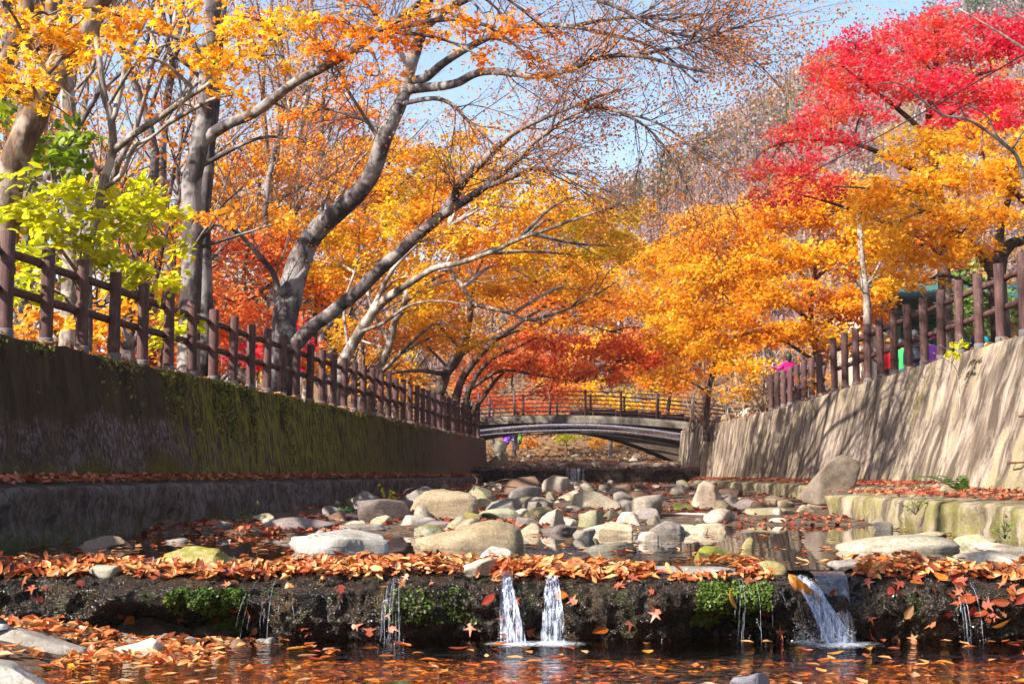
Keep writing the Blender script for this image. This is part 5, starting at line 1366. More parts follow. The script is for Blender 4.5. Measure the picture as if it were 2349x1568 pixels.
# --- woodland behind on both banks: four builds, many trees
def wood_proto(seed, leaf, bark, h, nleaf, size, sparse, lean=0.0, lo=.28, nb=11):
    rng = np.random.default_rng(seed)
    th = thing('woodland_tree', 'x', 'tree', (0, 0, 0))
    tb, bb, cb, tips = MB(), MB(), MB(), []
    q, rr = limb(tb, [[0, 0, -.5], [0, 0, 0], [lean * .1 + rng.normal(0, .1), rng.normal(0, .1), h * .25], [lean * .35 + rng.normal(0, .2), rng.normal(0, .2), h * .5], [lean * .7, rng.normal(0, .3), h * .78], [lean, 0, h]], .20, .05, rng, 9, .1)
    for k in range(nb):
        i = int(rng.uniform(lo, .98) * (len(q) - 1)); a = rng.random() * 6.28
        grow(bb, q[i], [math.cos(a), math.sin(a), rng.uniform(.5, 1.3)], h * rng.uniform(.22, .42), rr[i] * .55, 2, rng, tips, .25, .65, .6, 4)
    tb.build('trunk', bark, th); bb.build('branches', bark, th)
    tips = np.array(tips); tips = tips[rng.random(len(tips)) < sparse]
    sprays(cb, tips, nleaf, .45, size, 'kite', rng, .5, .3)
    cb.build('crown', leaf, th)
    return th
protos = [wood_proto(1, ML['rust'], M_bgrey, 13, 7, .085, .40), wood_proto(2, ML['orange'], M_bgrey, 12, 9, .095, .5, 1.0), wood_proto(3, ML['amber'], M_bdark, 11, 12, .10, .55, -.8), wood_proto(4, ML['rust'], M_bpale, 14, 5, .08, .45, .5), wood_proto(5, ML['rust'], M_bgrey, 19, 14, .12, .8, 1.0, .66, 13)]
used = [False] * 5

def plant_tree(k, x, y, s, rz, label, group):
    src = protos[k]
    if not used[k]:
        used[k] = True; o = src
    else:
        o = src.copy(); COL.objects.link(o)
        for c in src.children:
            d = c.copy(); COL.objects.link(d); d.parent = o
    o.location = (x, y, float(ground_z(x, y))); o.scale = (s, s, s); o.rotation_euler = (0, 0, rz)
    o['label'] = label; o['group'] = group
def wood(k, X, d, s, rz, label, g='trees of the wood on the left bank'):
    plant_tree(k, (X - 1174.5) / F * d, d, s, rz, label, g)
KN = ['rusty leaved grey', 'orange leaved grey', 'amber leaved dark', 'nearly bare pale']
wr2 = np.random.default_rng(8)
spots = [(3, 575, 46), (0, 620, 44), (3, 700, 47), (0, 745, 50), (1, 780, 54), (0, 830, 58), (2, 540, 58), (3, 655, 52), (1, 500, 48), (0, 380, 38), (3, 330, 44), (1, 290, 34), (2, 120, 38), (0, 60, 32), (3, 180, 50), (1, 430, 64), (2, 600, 68), (1, 860, 66), (3, 900, 74), (2, 20, 54), (2, 950, 84), (1, 1060, 84), (0, 1130, 96), (3, 150, 28), (1, -90, 24), (0, -160, 30)]
for n, (k, X, d) in enumerate(spots):
    wood(k, X, d, (wr2.uniform(.95, 1.25) if d < 40 else wr2.uniform(.9, 1.25)), wr2.random() * 6.28, KN[k] + ' trunked tree ' + ('deep' if d > 45 else 'near the front') + ' at left, ' + ('at the left edge' if X < 160 else 'behind the slender pale tree' if X < 340 else 'behind the straight grey trunk' if X < 560 else 'behind the big grey tree' if X < 800 else 'behind the bridge end'))
for n, (k, X, d) in enumerate([(1, 1500, 96), (2, 1620, 88), (3, 1760, 80), (1, 1880, 76), (2, 2000, 68), (0, 2120, 72), (1, 2260, 62), (2, 2420, 48), (3, 1690, 110), (1, 1820, 105), (2, 1400, 108), (0, 1300, 112), (1, 1200, 118), (3, 2050, 100), (2, 1580, 120)]):
    wood(k, X, d, wr2.uniform(.75, 1.05), wr2.random() * 6.28, KN[k] + ' trunked tree on the right, ' + ('behind the bridge' if X < 1560 else 'behind the orange maples' if X < 1950 else 'behind the house and crimson maple') + (', far' if d > 95 else ''), 'trees of the wood on the right bank')
for x, y, sc, rz, lb in ((-9.2, 2.0, 1.18, .3, 'first'), (-9.0, 6.5, 1.12, 2.0, 'second')):
    plant_tree(4, x, y, sc, rz, lb + ' tall high crowned tree on the left bank, out of the picture', 'tall trees shading the right wall')
for i, (X, Y, d, lf, lb) in enumerate([(1300, 1010, 92, 'lime', 'yellow green bush on the slope seen under the arch of the bridge'), (1440, 1015, 96, 'yellow', 'yellow bush on the slope seen under the right of the arch'), (1210, 1020, 90, 'orange', 'orange bush on the slope seen under the left of the arch'), (1370, 1020, 94, 'amber', 'amber bush low on the slope seen under the crown of the arch')]):
    tree('bush', lb, [([(X, Y + 14, d), (X, Y, d), (X + 3, Y - 14, d)], .04, .02)], [(X - 14, Y, d, 20, 8), (X + 14, Y - 6, d, 20, 8), (X, Y - 14, d, 18, 8)], ML[lf], M_bbrown, 160 + i, .16, 14, .5, 1.6, cat='bush')
# ------------------------------------------------------------------ far wooded hillside
hr = np.random.default_rng(19)
def hill_wood(name, label, n, ysel, cols, cr_, ch, k, size, keepf, upright=.0):
    y = hr.uniform(*ysel, n * 3); X = hr.uniform(300, 2700, n * 3); x = (X - 1174.5) / F * y
    z = ground_z(x, y)
    ok = keepf(x, y, z, fbm(np.stack([x * .03, y * .03, 0 * x], -1), 3, 29)) & (np.abs(x) < 400)
    x, y, z = x[ok][:n], y[ok][:n], z[ok][:n]; N = len(x)
    s = hr.uniform(.7, 1.35, N)
    q = hr.normal(0, 1, (N, k, 3)); q /= np.linalg.norm(q, axis=2)[..., None]; q *= hr.random((N, k, 1)) ** .45
    q = q * (np.array([cr_, cr_, ch]) * s[:, None])[:, None] + np.stack([x, y, z + ch * s * 1.15], -1)[:, None]
    nn = hr.normal(0, 1, (N * k, 3)); nn[:, 2] *= 1 - upright
    m = MB(); leaves(m, q.reshape(-1, 3), nn, hr.uniform(.6, 1.4, N * k) * size, 'kite', r=hr)
    # trunks
    for i in range(0, N, 1):
        h = ch * s[i] * 2.0
        m.tube([[x[i], y[i], z[i] - .5], [x[i] + hr.normal(0, .2), y[i], z[i] + h]], [.16, .05], 3, False)
    m.build(name, leaf_mat(name + '_leaf', cols, .3, .05), label=label, cat='wood', kind='stuff')
hill_wood('bare_wood', 'mauve brown leafless wood covering the far hillside', 2300, (118, 345), [(.13, .085, .10), (.21, .14, .15), (.30, .21, .20), (.30, .18, .13)], 2.2, 3.6, 60, .55, lambda x, y, z, n: n > -.6, .6)
hill_wood('autumn_wood', 'patches of orange and yellow trees on the far hillside', 520, (118, 330), [(.32, .09, .03), (.42, .18, .04), (.38, .26, .07), (.22, .20, .06)], 2.0, 2.8, 60, .50, lambda x, y, z, n: n > .12)
hill_wood('pine_wood', 'dull green pines along the ridge of the far hillside', 620, (210, 370), [(.03, .055, .025), (.06, .085, .035), (.10, .125, .05), (.17, .15, .08)], 2.4, 3.2, 70, .6, lambda x, y, z, n: (n < .10) & (y > 235))

# ------------------------------------------------------------------ fallen leaves
LITTER = leaf_mat('fallen_leaf', [(.10, .03, .018), (.26, .055, .02), (.46, .10, .03), (.60, .20, .05), (.70, .36, .13), (.34, .17, .09), (.70, .50, .30)], .22, 5.0, .42)
LITRED = leaf_mat('fallen_red_leaf', [(.11, .022, .012), (.24, .045, .022), (.38, .09, .04), (.48, .17, .075), (.52, .28, .14)], .22, 2.5, .42)
WETL = leaf_mat('wet_leaf', [(.34, .07, .012), (.62, .17, .02), (.80, .32, .03), (.85, .50, .06)], .15, 1.2, .3)
LITBROWN = leaf_mat('fallen_brown_leaf', [(.10, .05, .025), (.20, .10, .045), (.30, .17, .07), (.36, .24, .11)], .2, .4, .6)
lr = np.random.default_rng(23)
def scatter(name, label, pos, size, kind, mat, tilt=.3, lift=.008, nrm=None, curl=.35, parent=None):
    N = len(pos); nn = (np.array([[0, 0, 1.0]]) if nrm is None else nrm) + lr.normal(0, tilt, (N, 3))
    nn[:, 2] = np.abs(nn[:, 2]) + (.15 if nrm is None else 0)
    m = MB(); leaves(m, pos + np.array([0, 0, lift]) + np.abs(lr.normal(0, lift, (N, 1))) * np.array([0, 0, 1]), nn, lr.uniform(.65, 1.2, N) * size, kind, curl=curl, r=lr)
    if parent is None: return m.build(name, mat, label=label, cat='leaves', kind='stuff')
    return m.build(name, mat, parent, kind='stuff')
# on the weir
FOOT.append((-3.2, 8.8, .35, .35))
def off_stones(p):
    ok = np.ones(len(p), bool)
    for (a, b, ra, rb) in [f for f in FOOT if f[1] < 12]: ok &= ((p[:, 0] - a) / (ra * .92)) ** 2 + ((p[:, 1] - b) / (rb * .92 + .05)) ** 2 > 1 
    for (a, b, ra, rb) in [f for f in FOOT if 9.8 < f[1] < 11.4]: ok &= ~((np.abs(p[:, 0] - a) < ra * .8) & (p[:, 1] < b) & (p[:, 1] > b - rb - .10 - .12 * lr.random(len(p))))
    return ok
n = 5200
i = lr.integers(0, len(wx), n * 3); j = np.where(lr.random(n * 3) < .45, lr.integers(4, 22, n * 3), lr.integers(22, 38, n * 3))
p = WG[i, j]; dn = fbm(p * np.array([1.1, 1.6, 1]), 3, 101)
w = np.where(p[:, 0] < 1.05, .10, -.10) + np.where(p[:, 0] > 2.5, .12, 0) + np.where(np.abs(p[:, 0] - 2.1) < .28, -.8, 0)
ok = (dn + w > -.05) & off_stones(p)
p, nr = p[ok][:n], WN[i, j][ok][:n]
p = p + lr.normal(0, .015, p.shape)
scatter('leaf_litter', 'thick band of orange and rust leaves heaped along the weir crest', p + np.array([0, 0, .012]) + np.abs(lr.normal(0, .014, (len(p), 1))) * np.array([0, 0, 1]), .098, 'oval', LITTER, .26, .005, nr, .38)
n = 420; i = lr.integers(0, len(wx), n); j = lr.integers(30, 70, n); p = WG[i, j]; nr = WN[i, j]
ok = (p[:, 0] > 2.6) | (lr.random(n) < .28)
scatter('leaf_litter', 'wet leaves stuck to the face of the weir', p[ok] + nr[ok] * .015, .10, 'star', LITRED, .35, .004, nr[ok], .3)
# heap on the left shore of the near pool
n = 1100; x = lr.uniform(-4.6, -1.7, n); y = lr.uniform(8.3, 9.75, n); ok = ((x + 2.05 + .5 * (y - 9.7)) < lr.normal(0, .25, n)) & off_stones(np.stack([x, y], -1))
p = np.stack([x[ok], y[ok], np.maximum(bed(x[ok], y[ok]), -.44)], -1)
scatter('leaf_litter', 'red orange leaves heaped below the left end of the weir', p, .11, 'oval', LITTER, .3, .012, None, .4)
# afloat and sunken in the near pool
n = 330; x = lr.uniform(-3.4, 3.6, n); y = 9.75 - 2.4 * lr.random(n); dn = fbm(np.stack([x * .7, y * 2.2, 0 * x], -1), 3, 105); ok = dn + np.where(x < 0, .15, -.12) > -.02
scatter('leaf_litter', 'single leaves floating on the near pool', np.stack([x, y, 0 * x - .437], -1)[ok], .105, 'oval', LITTER, .06, .002, None, .15)
# moss cushions on the left wall
my_ = np.concatenate([lr.uniform(13, 50, 5000), lr.normal(25, 2.6, 5000)]); mv_ = np.concatenate([np.where(lr.random(5000) < .5, lr.uniform(.93, 1.0, 5000), lr.uniform(.12, .24, 5000)), 1 - np.abs(lr.normal(0, .35, 5000))])
mk_ = (mv_ > .1) & (fbm(np.stack([my_ * 1.3, mv_ * .8, 0 * my_], -1), 3, 141) > .02); my_, mv_ = my_[mk_], mv_[mk_]
mp_ = np.stack([base_l(my_) + (top_l(my_) - base_l(my_)) * mv_ + .05, my_, .2 + (ztop_l(my_) - .2) * mv_], -1)
mm_ = MB(); leaves(mm_, mp_ + lr.normal(0, .02, mp_.shape), np.array([[1, 0, .3]]) + lr.normal(0, .6, mp_.shape), lr.uniform(.03, .075, len(mp_)), 'kite', r=lr)
mm_.build('moss', leaf_mat('wall_moss', [(.03, .04, .006), (.08, .09, .01), (.16, .16, .015), (.22, .19, .02)], .2, 1.0), wall_left, kind='stuff')
n = 9000; x = lr.uniform(-4.2, 4.4, n); y = lr.uniform(6.6, 9.75, n); b = bed(x, y); ok = (b < -.46) & (lr.random(n) < np.where(x < .8, 1, .5))
scatter('leaf_litter', 'drowned brown leaves on the bottom of the near pool', np.stack([x, y, b], -1)[ok], .12, 'oval', WETL, .12, .006, None, .15)
# afloat on the upper pool and along its shores
n = 900; x = lr.uniform(-4.6, 4.9, n); y = lr.uniform(10.75, 18.5, n); b = bed(x, y); dn = fbm(np.stack([x * .8, y * 1.1, 0 * x], -1), 3, 107)
ok = (b < 0) & (dn + np.where(x < -1.2, .28, -.08) + .3 * (b > -.08) > .06)
scatter('leaf_litter', 'leaves floating in drifts on the upper pool', np.stack([x, y, 0 * x + .003], -1)[ok], .10, 'oval', LITTER, .08, .003, None, .2)
# stream bed
n = 11000; y = 15.5 + 36 * lr.random(n) ** 1.5; x = lr.uniform(-1, 1, n); x = np.where(x < 0, x * -1 * ledge_l(y), x * ledge_r(y)); b = bed(x, y); dn = fbm(np.stack([x * .9, y * .7, 0 * x], -1), 3, 109)
ok = (b > -.02) & (dn > -.06)
scatter('leaf_litter', 'rusty leaves lying between the rocks of the stream bed', np.stack([x, y, b], -1)[ok], .11, 'kite', LITRED, .3, .012)
n = 6000; y = 53 + 42 * lr.random(n); x = lr.uniform(-4, 9, n)
scatter('leaf_litter', 'red brown leaves carpeting the bed beyond the far weir', np.stack([x, y, ground_z(x, y)], -1), .20, 'kite', LITBROWN, .25, .02)
n = 1500; x = lr.uniform(-1.4, 6.9, n); scatter('leaf_litter', 'leaves along the top of the far weir and stone shelf', np.vstack([np.stack([x, lr.uniform(51.98, 53.4, n), 0 * x + .87], -1), np.stack([x, lr.uniform(57.6, 59.4, n), 0 * x + 1.13], -1)]), .12, 'kite', LITRED, .3, .01)
n = 5000; y = 88 + 34 * lr.random(n); x = lr.uniform(-14, 22, n); scatter('leaf_litter', 'tan and orange leaves on the slope beyond the bridge', np.stack([x, y, ground_z(x, y)], -1), .34, 'kite', LITBROWN, .4, .03)
# ledges and wall tops
def ledge_leaves(n, f, b, z, y0, y1, pw, side):
    y = y0 + (y1 - y0) * lr.random(n) ** pw; t = lr.random(n) ** .8; x = f(y) + (b(y) - f(y)) * t + side * .06
    return np.stack([x, y, z(y) + .03 + .05 * t], -1)
scatter('leaf_litter', 'rust coloured leaves lining the ledge of the left wall', ledge_leaves(7000, ledge_l, base_l, lambda y: .55 + 0 * y, 8, 57, 1.7, -1), .12, 'oval', LITRED, .35, .015)
scatter('leaf_litter', 'red maple leaves lining the ledge of the right wall', ledge_leaves(6000, ledge_r, base_r, zledge_r, 8, 59, 1.4, 1), .10, 'star', LITRED, .35, .015)
y = lr.uniform(12, 57, 5000); scatter('leaf_litter', 'leaves on the bank along the left fence', np.stack([top_l(y) - lr.uniform(.02, 1.3, 5000), y, ztop_l(y) + .02], -1), .10, 'oval', LITTER, .4, .015)
y = lr.uniform(15, 59, 3500); scatter('leaf_litter', 'leaves on the bank along the right fence', np.stack([top_r(y) + lr.uniform(.02, 1.3, 3500), y, ztop_r(y) + .02], -1), .10, 'oval', LITTER, .4, .015)
n = 9000; y = lr.uniform(14, 60, n); x = top_l(y) - 1.3 - 14 * lr.random(n) ** 1.3; scatter('leaf_litter', 'orange leaf carpet under the trees of the left bank', np.stack([x, y, ground_z(x, y)], -1), .16, 'kite', LITTER, .4, .02)

# large single leaves one can pick out
def nice_leaf(seed, curl):
    r = np.random.default_rng(seed); t = np.linspace(0, 1, 10); w = .24 * np.sin(np.pi * np.clip(t, .02, 1) ** .8) ** .8 * (1 + .05 * (np.arange(10) % 2)); w[-1] = 0; w[0] = .01
    z = curl * (t - .4) ** 2; side = .28 + .25 * r.random()
    V = np.vstack([np.stack([t - .5, w, z + side * w], -1), np.stack([t - .5, 0 * t, z], -1), np.stack([t - .5, -w, z + side * w * .8], -1)])
    V = np.vstack([V, [[-.5, 0, z[0]], [-.72, .01, z[0] + .03], [-.5, .012, z[0]]]])
    Q = [[a + i, a + i + 1, a + 10 + i + 1, a + 10 + i] for a in (0, 10) for i in range(9)]
    m = NT('single_leaf_%d' % seed)
    return V, np.array(Q), np.array([[30, 31, 32]])
def single_mat():
    k = NT('single_leaf')
    c = k.n('ObjectInfo').outputs['Color']; o = k.objc()
    v = k.n('SeparateXYZ', {0: o}).outputs
    rib = k.math('SINE', k.math('MULTIPLY', k.math('SUBTRACT', v[0], k.math('MULTIPLY', k.math('ABSOLUTE', v[1]), .9)), 75.0))
    c2 = k.mix(k.ramp(k.noise(o, 4, 4), [(.4, 0), (.65, .7)]), c, k.mix(1.0, c, (.55, .38, .3), 'MULTIPLY'))
    b = k.bsdf(c2, .4, k.bump(rib, .5, .02), .4); t = k.n('BsdfTranslucent', {'Color': c2}).outputs[0]
    return k.done(k.n('MixShader', {0: .25, 1: b, 2: t}).outputs[0])
M_single = single_mat()
LM = []
for k_ in range(6):
    V, Q, T = nice_leaf(900 + k_, [-.35, .25, .5, -.15, .1, .7][k_]); LM.append(mesh('fallen_leaf', V, [Q, T], M_single))
V, T = leaf_shape('star'); V = V - np.array([.5, 0, 0]); ME_star = mesh('fallen_leaf', V, T, M_single)
LC = {'orange': (.68, .20, .02), 'rust': (.36, .08, .025), 'yellow': (.72, .36, .05), 'red': (.44, .05, .025), 'tan': (.54, .29, .13)}
def single(pos, nrm, size, colname, where, grp, star=False):
    o = obj('fallen_leaf', ME_star if star else LM[lr.integers(6)], None, tuple(pos), '%s %sleaf %s, %s' % (colname, 'maple ' if star else 'oval ', where, 'left part' if pos[0] < -1.2 else 'right part' if pos[0] > 1.2 else 'middle part'), 'leaf', grp)
    M = rot_from(np.array([nrm]), np.array([lr.random() * 6.28]))[0]
    o.rotation_euler = Matrix(M.tolist()).to_euler(); o.scale = (size,) * 3; c = np.array(LC[colname]) * lr.uniform(.8, 1.1); o.color = (*c, 1)
names_ = ['orange', 'rust', 'yellow', 'red', 'tan']
n = 0
while n < 95:
    i, j = lr.integers(0, len(wx)), lr.integers(12, 34); p = WG[i, j]
    if abs(p[0]) > 3.7 or abs(p[0] - 2.1) < .3 or not off_stones(p[None])[0]: continue
    single(p + np.array([0, 0, .04]), WN[i, j] + lr.normal(0, .28, 3), lr.uniform(.09, .135), names_[lr.choice(5, p=[.34, .2, .2, .12, .14])], 'lying on top of the heap along the weir crest', 'single leaves on the weir crest', lr.random() < (.6 if p[0] > 1 else .12)); n += 1
for k_ in range(46):
    i, j = lr.integers(40, len(wx) - 40), lr.integers(32, 62); p = WG[i, j]
    if k_ > 20: i = lr.choice(np.where((wx > 2.5) & (wx < 3.7))[0]); p = WG[i, j]
    single(p + WN[i, j] * .03, WN[i, j] + lr.normal(0, .25, 3), lr.uniform(.10, .15), names_[lr.choice(5, p=[.35, .25, .05, .3, .05])], 'clinging to the wet face of the weir', 'single leaves on the weir face', lr.random() < .3)
for k_ in range(50):
    x, y = lr.uniform(-3, 3.3), lr.uniform(7.7, 9.55)
    if x > .5 and lr.random() < .5: x = -x
    single((x, y, -.434), np.array([0, 0, 1]) + lr.normal(0, .04, 3), lr.uniform(.10, .15), names_[lr.choice(5, p=[.4, .2, .2, .15, .05])], 'floating on the near pool', 'single leaves on the near pool', lr.random() < .25)
pL = WG[np.argmin(np.abs(wx - wX(668))), 42]
o = obj('fallen_leaf', LM[4], None, (pL[0], pL[1] - .06, -.13), 'pale orange ribbed leaf hanging point down on the weir face', 'leaf'); o.rotation_euler = (math.radians(80), math.radians(75), 0); o.scale = (.15,) * 3; o.color = (.82, .42, .16, 1)
for k_ in range(5):
    o = obj('fallen_leaf', LM[k_ % 4], None, (wX(1812) + .035 * k_, 9.66 - .02 * k_, -.05 - .028 * k_), 'glowing orange leaf caught in the notch where the main waterfall starts', 'leaf', 'leaves caught in the notch'); o.rotation_euler = (math.radians(75), math.radians(60), .3 * k_); o.scale = (.13,) * 3; o.color = (.88, .36, .03, 1)
# ------------------------------------------------------------------ people
def cloth(name, col, rough=.8):
    return plain('cloth_' + name, col, rough, .25, 0, .18, 5, .25)
M_skin = plain('skin', (.55, .32, .22), .55, .35, 0, .08, 6)
M_shoe = plain('dark_shoe', (.03, .03, .035), .6)
M_hair = plain('black_hair', (.016, .013, .016), .45, .5, 0, .2, 30, .4)
M_hairb = plain('brown_hair', (.09, .04, .028), .45, .5, 0, .2, 30, .4)
M_hairg = plain('greying_hair', (.13, .12, .125), .5, .4, 0, .3, 40, .4)
BODY = {'pelvis': (0, 0, .95, .150, .11), 'spine': (0, .01, 1.12, .140, .10), 'chest': (0, 0, 1.31, .165, .115), 'neck': (0, .0, 1.475, .055, .055), 'jaw': (0, .02, 1.55, .072, .078), 'head': (0, .012, 1.63, .078, .092), 'crown': (0, .0, 1.70, .055, .065)}
for s, q in ((-1, 'l'), (1, 'r')):
    BODY.update({q + 'hip': (s * .095, 0, .88, .098, .105), q + 'knee': (s * .10, .02, .49, .062, .066), q + 'ankle': (s * .10, -.015, .09, .042, .045), q + 'toe': (s * .115, .13, .04, .040, .034),
                 q + 'sho': (s * .175, 0, 1.395, .072, .072), q + 'elb': (s * .245, -.01, 1.13, .050, .050), q + 'wri': (s * .235, .07, .90, .033, .036), q + 'palm': (s * .23, .095, .835, .030, .038)})
EDGES = [('pelvis', 'spine'), ('spine', 'chest'), ('chest', 'neck'), ('neck', 'jaw'), ('jaw', 'head'), ('head', 'crown')] + [e for q in 'lr' for e in (('pelvis', q + 'hip'), (q + 'hip', q + 'knee'), (q + 'knee', q + 'ankle'), (q + 'ankle', q + 'toe'), ('chest', q + 'sho'), (q + 'sho', q + 'elb'), (q + 'elb', q + 'wri'), (q + 'wri', q + 'palm'))]
def person(label, loc, rz, h, top, bottom, hair, pose=None, hairlen=0.0, cap=None, collar=None):
    J = {k: list(v) for k, v in BODY.items()}
    for k, v in (pose or {}).items(): J[k][:3] = v
    th = thing('person', label, 'person', loc); th.rotation_euler = (0, 0, rz); th.scale = (h / 1.76,) * 3
    keys = list(J); me = bpy.data.meshes.new('body')
    me.from_pydata([J[k][:3] for k in keys], [(keys.index(a), keys.index(b)) for a, b in EDGES], [])
    tmp = bpy.data.objects.new('body_tmp', me); COL.objects.link(tmp)
    md = tmp.modifiers.new('Skin', 'SKIN'); md.use_smooth_shade = True
    for i, k in enumerate(keys):
        sv = me.skin_vertices[0].data[i]; sv.radius = (J[k][3], J[k][4]); sv.use_root = (k == 'pelvis')
    ms = tmp.modifiers.new('Sub', 'SUBSURF'); ms.levels = ms.render_levels = 2
    dg = bpy.context.evaluated_depsgraph_get(); dg.update()
    ev = bpy.data.meshes.new_from_object(tmp.evaluated_get(dg))
    V = np.array([v.co[:] for v in ev.vertices]); fc = [list(p.vertices) for p in ev.polygons]
    bpy.data.objects.remove(tmp); bpy.data.meshes.remove(ev)
    V = V.tolist()
    # fingers and thumb
    hands = {}
    for q, s in (('l', -1), ('r', 1)):
        w, p = np.array(J[q + 'wri'][:3]), np.array(J[q + 'palm'][:3]); d = (p - w) / np.linalg.norm(p - w)
        side = np.cross(d, [s, 0, 0.2]); side /= np.linalg.norm(side); nrm = np.cross(side, d) * s
        hands[q] = p
        for k in range(5):
            off = (k - 1.5) * .017 if k < 4 else -.034; L = [.052, .062, .058, .046, .042][k]
            b0 = p + side * off + d * (.012 if k < 4 else -.012); b1 = b0 + d * L * .6 + (side * -.016 if k == 4 else 0); b2 = b1 + d * L * .35 + nrm * .018
            m_ = MB(); m_.tube([b0, b1, b2], [.0095, .0085, .006], 6)
            o0 = len(V); V += np.vstack(m_.V).tolist(); fc += [[int(x) + o0 for x in f] for f in np.vstack(m_.Q)] + [[int(x) + o0 for x in f] for f in np.vstack(m_.T)]
    # nose and ears
    for c, sz in (((0, .112, 1.605), (.012, .018, .022)), ((.082, .01, 1.61), (.010, .018, .030)), ((-.082, .01, 1.61), (.010, .018, .030))):
        pv, pf = ico(1); o0 = len(V); V += (pv * np.array(sz) + np.array(c) + np.array(J['head'][:3]) - np.array(BODY['head'][:3])).tolist(); fc += [[int(x) + o0 for x in f] for f in pf]
    me2 = bpy.data.meshes.new('body'); me2.from_pydata(V, [], fc)
    for m_ in (top, bottom, M_skin, M_shoe): me2.materials.append(m_)
    Va = np.array(V); knee = (np.array(J['lknee'][:3]) + np.array(J['rknee'][:3])) / 2
    arms = [(np.array(J[q + a][:3]), np.array(J[q + b][:3])) for q in 'lr' for a, b in (('sho', 'elb'), ('elb', 'wri'))]
    def near_arm(c):
        for a, b in arms:
            t = np.clip((c - a) @ (b - a) / ((b - a) @ (b - a)), 0, 1)
            if np.linalg.norm(a + (b - a) * t - c) < .085: return True
        return False
    hd = np.array(J['head'][:3]); ne = np.array(J['neck'][:3]); pz0 = J['pelvis'][2]
    for p in me2.polygons:
        c = Va[list(p.vertices)].mean(0); p.use_smooth = True
        if np.linalg.norm(c - hd) < .17 or np.linalg.norm(c - ne - np.array([0, 0, .02])) < .055: mi = 2
        elif min(np.linalg.norm(c - hands[q]) for q in 'lr') < .085: mi = 2
        elif near_arm(c): mi = 0
        elif c[2] < .075: mi = 3
        elif c[2] < pz0 - .02: mi = 1
        else: mi = 0
        p.material_index = mi
    obj('body', me2, th)
    o_ = hd - np.array(BODY['head'][:3])
    # eyes, brows and mouth
    fm = MB()
    for sx in (-1, 1):
        pv, pf = ico(1); fm.add(pv * np.array([.013, .006, .007]) + np.array([sx * .033, .100, 1.625]) + o_, None, pf)
        fm.add(pv * np.array([.018, .006, .004]) + np.array([sx * .034, .101, 1.648]) + o_, None, pf)
    fm.add(pv * np.array([.024, .006, .005]) + np.array([0, .098, 1.565]) + o_, None, pf)
    fm.build('face_features', M_shoe, th)
    # hair
    pv, pf = ico(3); hv = pv.copy(); hv *= (1 + .06 * fbm(hv * 4, 3, int(h * 1000)))[:, None]
    hv = hv * np.array([.098, .108, .112]) + np.array([0, -.008, 1.645])
    low = 1.62 - hairlen; fwd = hv[:, 1] > .035
    hv[:, 2] = np.where(fwd, np.maximum(hv[:, 2], 1.665), np.where(hv[:, 2] < 1.62, 1.62 - (1.62 - hv[:, 2]) * (1 + hairlen * 14), hv[:, 2]))
    obj('hair', mesh('hair', hv + o_, pf, hair), th)
    if cap is not None:
        cv = pv.copy(); cv[:, 2] = np.maximum(cv[:, 2], -.05); cv = cv * np.array([.112, .122, .105]) + np.array([0, -.005, 1.675])
        m_ = MB(); m_.add(cv + o_, None, pf); th_ = np.linspace(0, np.pi, 12)
        br = np.vstack([np.stack([np.cos(th_) * .095, .07 + np.sin(th_) * .13, 0 * th_ + 1.672], -1), np.stack([np.cos(th_) * .095, .05 + np.sin(th_) * .05, 0 * th_ + 1.685], -1)]) + o_
        m_.add(br, [[i, i + 1, 13 + i, 12 + i] for i in range(11)]); m_.build('cap', cap, th)
    if collar is not None:
        m_ = MB(); m_.tube([[.08 * math.cos(a), .07 * math.sin(a), 1.465] for a in np.linspace(0, 6.28, 14)], .022, 6); m_.build('collar', collar, th)
    return th
def bank_r(x, y): return float(ground_z(x, y)) if x > float(top_r(y)) + 1.1 else float(ztop_r(y)) + .02
def at_bank(X, d):
    x = (X - 1174.5) / F * d; return (x, d, bank_r(x, d))
phone_pose = {'lelb': (-.30, .10, 1.22), 'lwri': (-.36, .33, 1.34), 'lpalm': (-.37, .39, 1.36), 'relb': (.20, .18, 1.16), 'rwri': (-.12, .40, 1.31), 'rpalm': (-.20, .42, 1.33)}
MAG = cloth('magenta', (.62, .012, .20))
pw = person('person with long black hair in a magenta top holding up a phone', at_bank(1811, 39.6), .25, 1.62, MAG, cloth('plum', (.22, .02, .10)), M_hair, phone_pose, .10)
pl = np.array(pw.location); s_ = 1.62 / 1.76; ca, sa = math.cos(.25), math.sin(.25)
ph = (-.285 * s_, .45 * s_, 1.37 * s_)
m = MB(); m.box((0, 0, 0), (.10, .012, .17)); phone = thing('phone', 'white phone held up by the person in magenta', 'phone', (pl[0] + ca * ph[0] - sa * ph[1], pl[1] + sa * ph[0] + ca * ph[1], pl[2] + ph[2])); phone.rotation_euler = (0, 0, .25)
m.build('case', plain('white_plastic', (.75, .75, .75), .3), phone, smooth=False); m = MB(); m.box((0, -.008, 0), (.085, .004, .145)); m.build('screen', plain('dark_screen', (.05, .03, .03), .1), phone, smooth=False)
p2_ = person('person with short brown hair and grey top beside the one in magenta', at_bank(1842, 40.4), .1, 1.60, cloth('slate', (.30, .30, .38)), cloth('navy', (.03, .035, .07)), M_hairb, {'lelb': (-.24, .05, 1.12), 'relb': (.25, .05, 1.12)}, .02, None, cloth('orange', (.80, .10, .02)))
person('person in a bright red jacket and dark trousers facing the path', at_bank(2042, 35.4), 2.4, 1.60, cloth('red', (.62, .012, .02)), cloth('black', (.025, .025, .035)), M_hairb, {'relb': (.27, .06, 1.14), 'rwri': (.12, .2, 1.12), 'rpalm': (.07, .22, 1.13)}, .04, plain('mustard_cap', (.55, .30, .03), .8))
